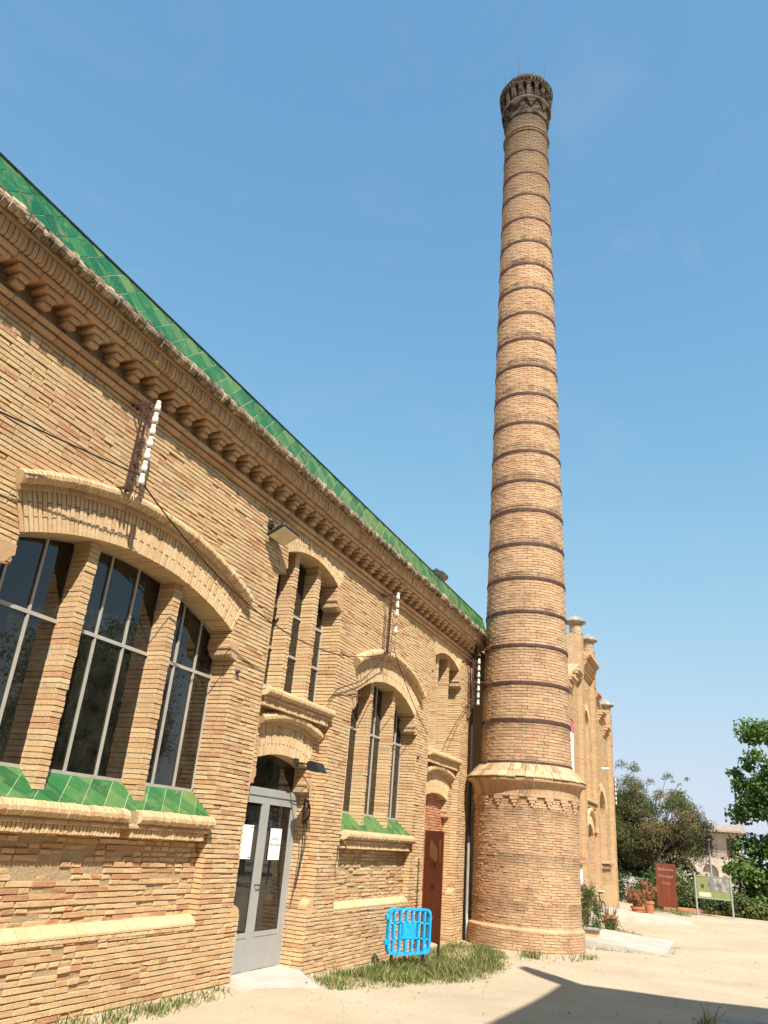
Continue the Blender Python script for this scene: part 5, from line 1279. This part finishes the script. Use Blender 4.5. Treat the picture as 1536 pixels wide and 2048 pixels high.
# bicycle parked behind the planter
bi = thing('bicycle', 'bicycle with pale tyre parked behind the conifer planter', 'bicycle', (1.62, 28.6, -.25), math.radians(84))
for x in (-.5, .5):
    mb = MB(); mb.tube([(x + .30 * math.cos(a), 0, .32 + .30 * math.sin(a)) for a in np.linspace(0, 2 * math.pi, 33)], .022, 8, False); wh = mb.build('tyre', M['porcelain'] if x < 0 else M['black'], bi, world=False)
    mb = MB(); mb.tube([(x + .27 * math.cos(a), 0, .32 + .27 * math.sin(a)) for a in np.linspace(0, 2 * math.pi, 33)], .010, 6, False)
    for i in range(14): a = i * math.pi / 7; mb.tube([(x, 0, .32), (x + .27 * math.cos(a), 0, .32 + .27 * math.sin(a))], .0025, 4, False)
    mb.tube([(x, -.04, .32), (x, .04, .32)], .02, 8); mb.build('rim', M['galv'], bi, world=False)
mb = MB(); bb_ = (0, 0, .30); st_ = (.14, 0, .78); hd = (-.36, 0, .80)
for a, b in ((bb_, st_), (bb_, hd), (st_, hd), (bb_, (.5, 0, .32)), (st_, (.5, 0, .32)), (hd, (-.5, 0, .32))): mb.tube([a, b], .017, 8)
mb.build('frame', M['iron_dark'], bi, world=False)
mb = MB(); mb.tube([st_, (.16, 0, .86)], .013, 6); mb.prism([(.02, -.03), (.30, -.08), (.33, 0), (.30, .08), (.02, .03)], .86, .90, 'z'); mb.build('saddle', M['black'], bi, world=False)
mb = MB(); mb.tube([hd, (-.33, 0, .95)], .013, 6); mb.tube([(-.24, -.27, .95), (-.34, -.12, .96), (-.34, .12, .96), (-.24, .27, .95)], .012, 6); mb.build('handlebar', M['galv'], bi, world=False)
mb = MB(); mb.tube([(0, -.05, .30), (.05, -.06, .15)], .01, 6); mb.tube([(0, .05, .30), (-.05, .06, .45)], .01, 6); mb.lathe([(.02, -.01), (.08, -.01), (.08, .01), (.02, .01)], (0, 0, .30), 14); mb.build('crank', M['galv'], bi, world=False)
# banner, arm lamp and notice box on the far hall
bn = thing('vertical_banner', 'white vertical banner with a pink printed top on the far hall wall', 'banner', (FX + .03, 26.9, 4.2))
mb = MB(); mb.bb((FX + .05, 26.45, 4.15), (FX + .06, 27.30, 5.55)); mb.build('sheet', M['white'], bn); mb = MB(); mb.bb((FX + .05, 26.45, 5.553), (FX + .06, 27.30, 5.95)); mb.build('printed_top', M['pink'], bn)
mb = MB(); mb.tube([(FX, 26.4, 5.97), (FX + .055, 26.4, 5.97), (FX + .055, 27.35, 5.97)], .012, 6); mb.build('rail', M['iron_dark'], bn)
al = thing('arm_lamp', 'white wall lamp on a short arm at the far hall', 'lamp', (FX, 32.5, 4.9))
mb = MB(); mb.tube([(FX, 32.6, 4.85), (FX + .12, 32.6, 4.92), (FX + .25, 32.6, 4.96)], .02, 6); mb.build('arm', M['galv'], al); mb = MB(); mb.bevbox((FX + .2, 32.50, 4.93), (FX + .50, 32.68, 5.0), .03); mb.build('head', M['white'], al)
nbx = thing('notice_case', 'small pale notice case on the far hall wall near the chimney', 'case', (FX, 28.0, .9))
mb = MB(); mb.bevbox((FX, 27.75, .75), (FX + .07, 28.35, 1.55), .01); mb.build('case', M['white'], nbx); mb = MB(); mb.bb((FX - .02, 27.65, 1.58), (FX + .16, 28.45, 1.66)); mb.build('hood', M['terracotta'], nbx)

# ------------------------------------------------------------------ fence, kerb, poles and house behind
kb_ = MB(); kb_.bevbox((1.3, 40.75, -.3), (12.5, 40.95, -.10), .01); tag(kb_.build('low_kerb_wall', M['brick_red'], None), 'low brick edging along the planted bed at the back', 'kerb')
fe = thing('mesh_fence', 'grey wire mesh fence behind the shrubs on the right', 'fence', (6, 45, -.2))
for i in range(9):
    x = -1.0 + i * 1.6; mb = MB(); mb.tube([(x, 45.0, -.3), (x, 45.0, .86)], .025, 6); mb.build('fence_post', M['galv'], fe)
mb = MB(); mb.tube([(-1, 45, .86), (11.8, 45, .86)], .018, 6); mb.tube([(-1, 45, -.1), (11.8, 45, -.1)], .012, 6); mb.build('fence_rail', M['galv'], fe)
mb = MB()
for i in range(160): mb.tube([(-1 + i * .08, 45, -.1), (-1 + i * .08, 45, .86)], .004, 4, False)
for i in range(12): mb.tube([(-1, 45.004, -.1 + i * .08), (11.8, 45.004, -.1 + i * .08)], .004, 4, False)
mb.build('wire_mesh', M['galv'], fe, kind='stuff')
for i, (x, y, h, lb) in enumerate(((4.50, 50.2, 3.0, 'pale metal pole rising behind the information board'), (3.15, 52.0, 2.7, 'thin pale pole left of the board before the arched house'))):
    mb = MB(); mb.tube([(x, y, -.3), (x, y, h)], [.075 - .03 * i, .05 - .02 * i], 8); mb.lathe([(0, .12), (.09, .1), (.10, 0), (0, -.02)], (x, y, h), 10); tag(mb.build('metal_pole', M['galv'], None), lb, 'pole', 'poles behind the board')
def far_x(x75): return 6 + (x75 - 6) * 110 / 75
ho = thing('arcaded_house', 'pale pinkish two storey house with arches half hidden behind the trees', 'house', (2, 112, -.5))
M['render'] = simple('pink_render', (.46, .37, .30), .9, .1, .8); hx0, hx1, hy = -6.0, 6.4, 110.0
mb = MB(); mb.bb((hx0, hy + .6, -.6), (hx1, hy + 9, 5.6)); mb.build('wall', M['render'], ho)
mb = MB(); mb.bb((hx0, hy, 2.25), (hx1, hy + .6, 2.65)); mb.build('floor_band', M['render'], ho)
na = 5; wd = (hx1 - hx0) / na
for i in range(na):
    a = hx0 + wd * i; poly = [(a, -.6), (a + .35, -.6), (a + .35, 1.0)] + [(a + wd / 2 - (wd / 2 - .35) * math.cos(t), 1.0 + (wd / 2 - .35) * math.sin(t)) for t in np.linspace(.15, math.pi - .15, 9)] + [(a + wd - .35, 1.0), (a + wd - .35, -.6), (a + wd, -.6), (a + wd, 2.25), (a, 2.25)]
    mb = MB(); mb.prism(poly, hy, hy + .5, 'y'); mb.build('arch', M['render'], ho)
    mb = MB(); mb.bb((a + .9, hy + .56, 3.1), (a + wd - .9, hy + .62, 4.9)); wn = mb.build('window', M['interior'], ho); mb = MB(); mb.bb((a + .85, hy + .52, 3.0), (a + 1.05, hy + .66, 4.95)); mb.bb((a + wd - 1.05, hy + .52, 3.0), (a + wd - .85, hy + .66, 4.95)); mb.build('shutter', M['doorbrown'], wn)
mb = MB()
for i in range(70): mb.bb((hx0 + i * .177, hy - .06, 2.65), (hx0 + i * .177 + .05, hy - .02, 3.35))
mb.bb((hx0, hy - .08, 3.33), (hx1, hy, 3.42)); mb.build('balcony_railing', M['iron'], ho)
mb = MB()
for i in range(24): mb.bb((hx0 - .2 + i * .53, hy - .5, 5.45), (hx0 - .05 + i * .53, hy + .6, 5.62))
mb.build('rafter_ends', M['doorbrown'], ho); mb = MB(); mb.prism([(hy - .8, 5.62), (hy - .8, 5.82), (hy + 5, 6.7), (hy + 10, 5.8), (hy + 10, 5.62)], hx0 - .6, hx1 + .6, 'x'); mb.build('roof', simple('pale_old_tiles', (.33, .25, .19), .9, .25, 2, .3), ho)

# ------------------------------------------------------------------ grass and weeds (stuff)
def inside(poly, P):
    x, y = P[:, 0], P[:, 1]; c = np.zeros(len(P), bool); n = len(poly)
    for i in range(n):
        x1, y1 = poly[i]; x2, y2 = poly[(i + 1) % n]
        c ^= ((y1 > y) != (y2 > y)) & (x < (x2 - x1) * (y - y1) / (y2 - y1 + 1e-12) + x1)
    return c
def blades(name, poly, n, hmin, hmax, label, seed, edge=.0, dry=.25, wid=.006, clump=True):
    rng = np.random.default_rng(seed); pl = np.array(poly); lo, hi = pl.min(0), pl.max(0); P = rng.uniform(lo, hi, (n * 4, 2)); 
    if clump:
        cc_ = rng.uniform(lo, hi, (max(8, n // 160), 2)); d = np.min(np.linalg.norm(P[:, None] - cc_[None], axis=2), axis=1) if n * 4 * len(cc_) < 4e7 else rng.uniform(0, 1, len(P))
        P = P[rng.uniform(0, 1, len(P)) < np.clip(1.2 - d / .26, .05, 1)]
    P = P[inside(poly, P)][:n]; n = len(P)
    # thin out and shorten towards the outline
    de = np.full(n, 9.); m = len(poly)
    for i in range(m):
        a, b = pl[i], pl[(i + 1) % m]; ab = b - a; tt = np.clip(((P - a) @ ab) / (ab @ ab), 0, 1); de = np.minimum(de, np.linalg.norm(P - a - tt[:, None] * ab, axis=1))
    keep = rng.uniform(0, 1, n) < np.clip(.12 + de / .6, 0, 1); P, de = P[keep], de[keep]; n = len(P)
    z = np.array([ground_z(x, y) for x, y in P]) - .015; h = rng.uniform(hmin, hmax, n) * np.clip(.4 + de / .5, .4, 1) * rng.choice([.6, 1, 1, 1.3], n)
    a = rng.uniform(0, 2 * np.pi, n); lean = rng.normal(0, .5, (n, 2)) * h[:, None]; w = wid * rng.uniform(.6, 1.6, n)
    b0 = np.c_[P, z]; s = np.c_[np.cos(a) * w, np.sin(a) * w, np.zeros(n)]; m1 = b0 + np.c_[lean * .35, h * .55]; tp = b0 + np.c_[lean, h * .95]
    V = np.stack([b0 - s, b0 + s, m1 + s * .7, m1 - s * .7, tp], 1).reshape(-1, 3); i = np.arange(n)[:, None] * 5
    F = np.concatenate([i + [0, 1, 2], i + [0, 2, 3], i + [3, 2, 4]], 0); tone = np.clip(rng.normal(.35, .2, n) + (rng.uniform(0, 1, n) < dry) * .45, 0, 1)
    o = link_mesh(name, npmesh(name, V, F, np.repeat(tone, 5)), M['grass']); tag(o, label, 'grass', kind='stuff')
G1 = [(.02, 11.3), (.95, 10.35), (1.25, 11.3), (1.75, 13.0), (2.2, 14.6), (1.85, 16.4), (1.3, 17.9), (.6, 18.3), (.02, 18.9)]
blades('grass_strip', G1, 18000, .03, .17, 'strip of green and dry grass along the hall wall to the chimney', 81, dry=.36)
blades('grass_undergrowth', G1, 16000, .02, .07, 'short dry grass under the strip along the wall', 82, dry=.75, clump=False)
blades('grass_tufts', [(1.35, 17.9), (1.9, 16.6), (2.6, 17.4), (3.15, 18.5), (2.95, 19.3), (2.6, 18.75), (1.9, 18.2)], 3200, .06, .2, 'grass tufts around the foot of the chimney drum', 83, dry=.4)
blades('wall_weeds', [(.02, 4.0), (.55, 5.2), (.6, 7.2), (.45, 9.0), (.02, 9.25)], 3800, .04, .17, 'sparse weeds along the foot of the wall at the lower left', 84, dry=.45)
blades('yard_weeds', [(5.25, 12.0), (5.75, 11.75), (5.65, 13.2), (5.2, 13.2)], 500, .08, .36, 'weeds beside the concrete slab at the lower right', 85, dry=.7)
blades('ramp_weeds', [(1.9, 20.2), (3.0, 20.55), (4.5, 20.9), (4.4, 21.05), (2.9, 20.9), (1.9, 20.85)], 1500, .04, .14, 'weeds along the near edge of the wide ramp', 86, dry=.6)
blades('ramp_weeds', [(4.2, 21.0), (4.45, 21.0), (4.4, 24.9), (4.2, 24.8)], 700, .03, .10, 'dry weeds along the outer end of the wide ramp', 87, dry=.8)
blades('pot_weeds', [(2.2, 25.3), (3.2, 25.0), (3.4, 25.4), (2.5, 26.3)], 900, .05, .2, 'weeds between the bare potted plant and the ramp', 88, dry=.3)
blades('bed_weeds', [(1.5, 37.5), (4.0, 37.0), (4.5, 40.6), (1.6, 40.7)], 5000, .04, .15, 'dry grass around the foot of the library sign', 89, dry=.7)
# tufts growing on the chimney skirt
rng = np.random.default_rng(4); mb = MB()
for _ in range(38):
    t = FRONT + rng.normal(-.05, .28); r = rng.uniform(1.18, 1.42); z = 3.6 - (r - 1.15) * .95; p = Vector((CX + r * math.cos(t), CY + r * math.sin(t), z)); L = rng.uniform(.12, .55); d = Vector((rng.normal(0, .3), rng.normal(0, .3), 1)).normalized() * L
    mb.tube([p, p + d * .6, p + d + Vector((rng.normal(0, .04), rng.normal(0, .04), -.02))], [.003, .0025, .001], 4, False)
for _ in range(18):
    t = FRONT + rng.normal(.02, .06); p = Vector((CX + 1.46 * math.cos(t), CY + 1.46 * math.sin(t), 3.27)); o = Vector((math.cos(t), math.sin(t), 0)) * rng.uniform(.02, .1)
    mb.tube([p, p + o + Vector((rng.normal(0, .05), rng.normal(0, .05), -.06)), p + o * 1.2 + Vector((rng.normal(0, .08), rng.normal(0, .08), -rng.uniform(.12, .34)))], [.004, .003, .001], 4, False)
tag(mb.build('skirt_weeds', M['twig'], None), 'dry weeds sprouting from the sloping skirt of the chimney', 'weeds', kind='stuff')
# pebbles scattered on the yard
rng = np.random.default_rng(15); n = 900
LP = np.c_[rng.uniform(.3, 8, n), rng.uniform(8.5, 41, n), np.zeros(n)]; LP = LP[(rng.uniform(0, 1, n) < .35) | (LP[:, 1] > 30) | (LP[:, 0] < 2.2)]
LP = LP[~((LP[:, 0] < 2.8) & (LP[:, 1] > 17.8) & (LP[:, 1] < 38) & (LP[:, 0] < 1.3 + 1.5 * (LP[:, 1] < 21)))]
LP[:, 2] = [ground_z(x, y) + .022 for x, y in LP[:, :2]]
tag(leaves('leaf_litter', LP, np.array([[0, 0, 4.0]]), .022, M['leaf_dry'], None, rng.uniform(0, 1, len(LP)), .5, rng, .1), 'fallen dry leaves scattered over the yard', 'leaves', kind='stuff')
rng = np.random.default_rng(14); mb = MB()
for _ in range(2600):
    y = rng.uniform(8, 24); x = rng.uniform(.8, 7.5); s = rng.uniform(.003, .010) * (2.0 if rng.random() < .06 else 1); z = ground_z(x, y) + s * .2; rot = Matrix.Rotation(rng.uniform(0, 6), 3, 'Z')
    vs = [Vector((x, y, z)) + rot @ Vector(v) * s for v in ((1.2, 0, 0), (0, .9, 0), (-1, 0, 0), (0, -.8, 0), (.1, 0, .7), (0, .1, -.6))]
    mb.add(vs, [(0, 1, 4), (1, 2, 4), (2, 3, 4), (3, 0, 4), (1, 0, 5), (2, 1, 5), (3, 2, 5), (0, 3, 5)])
tag(mb.build('pebbles', M['capstone'], None), 'small pebbles scattered over the sandy yard', 'pebbles', kind='stuff')
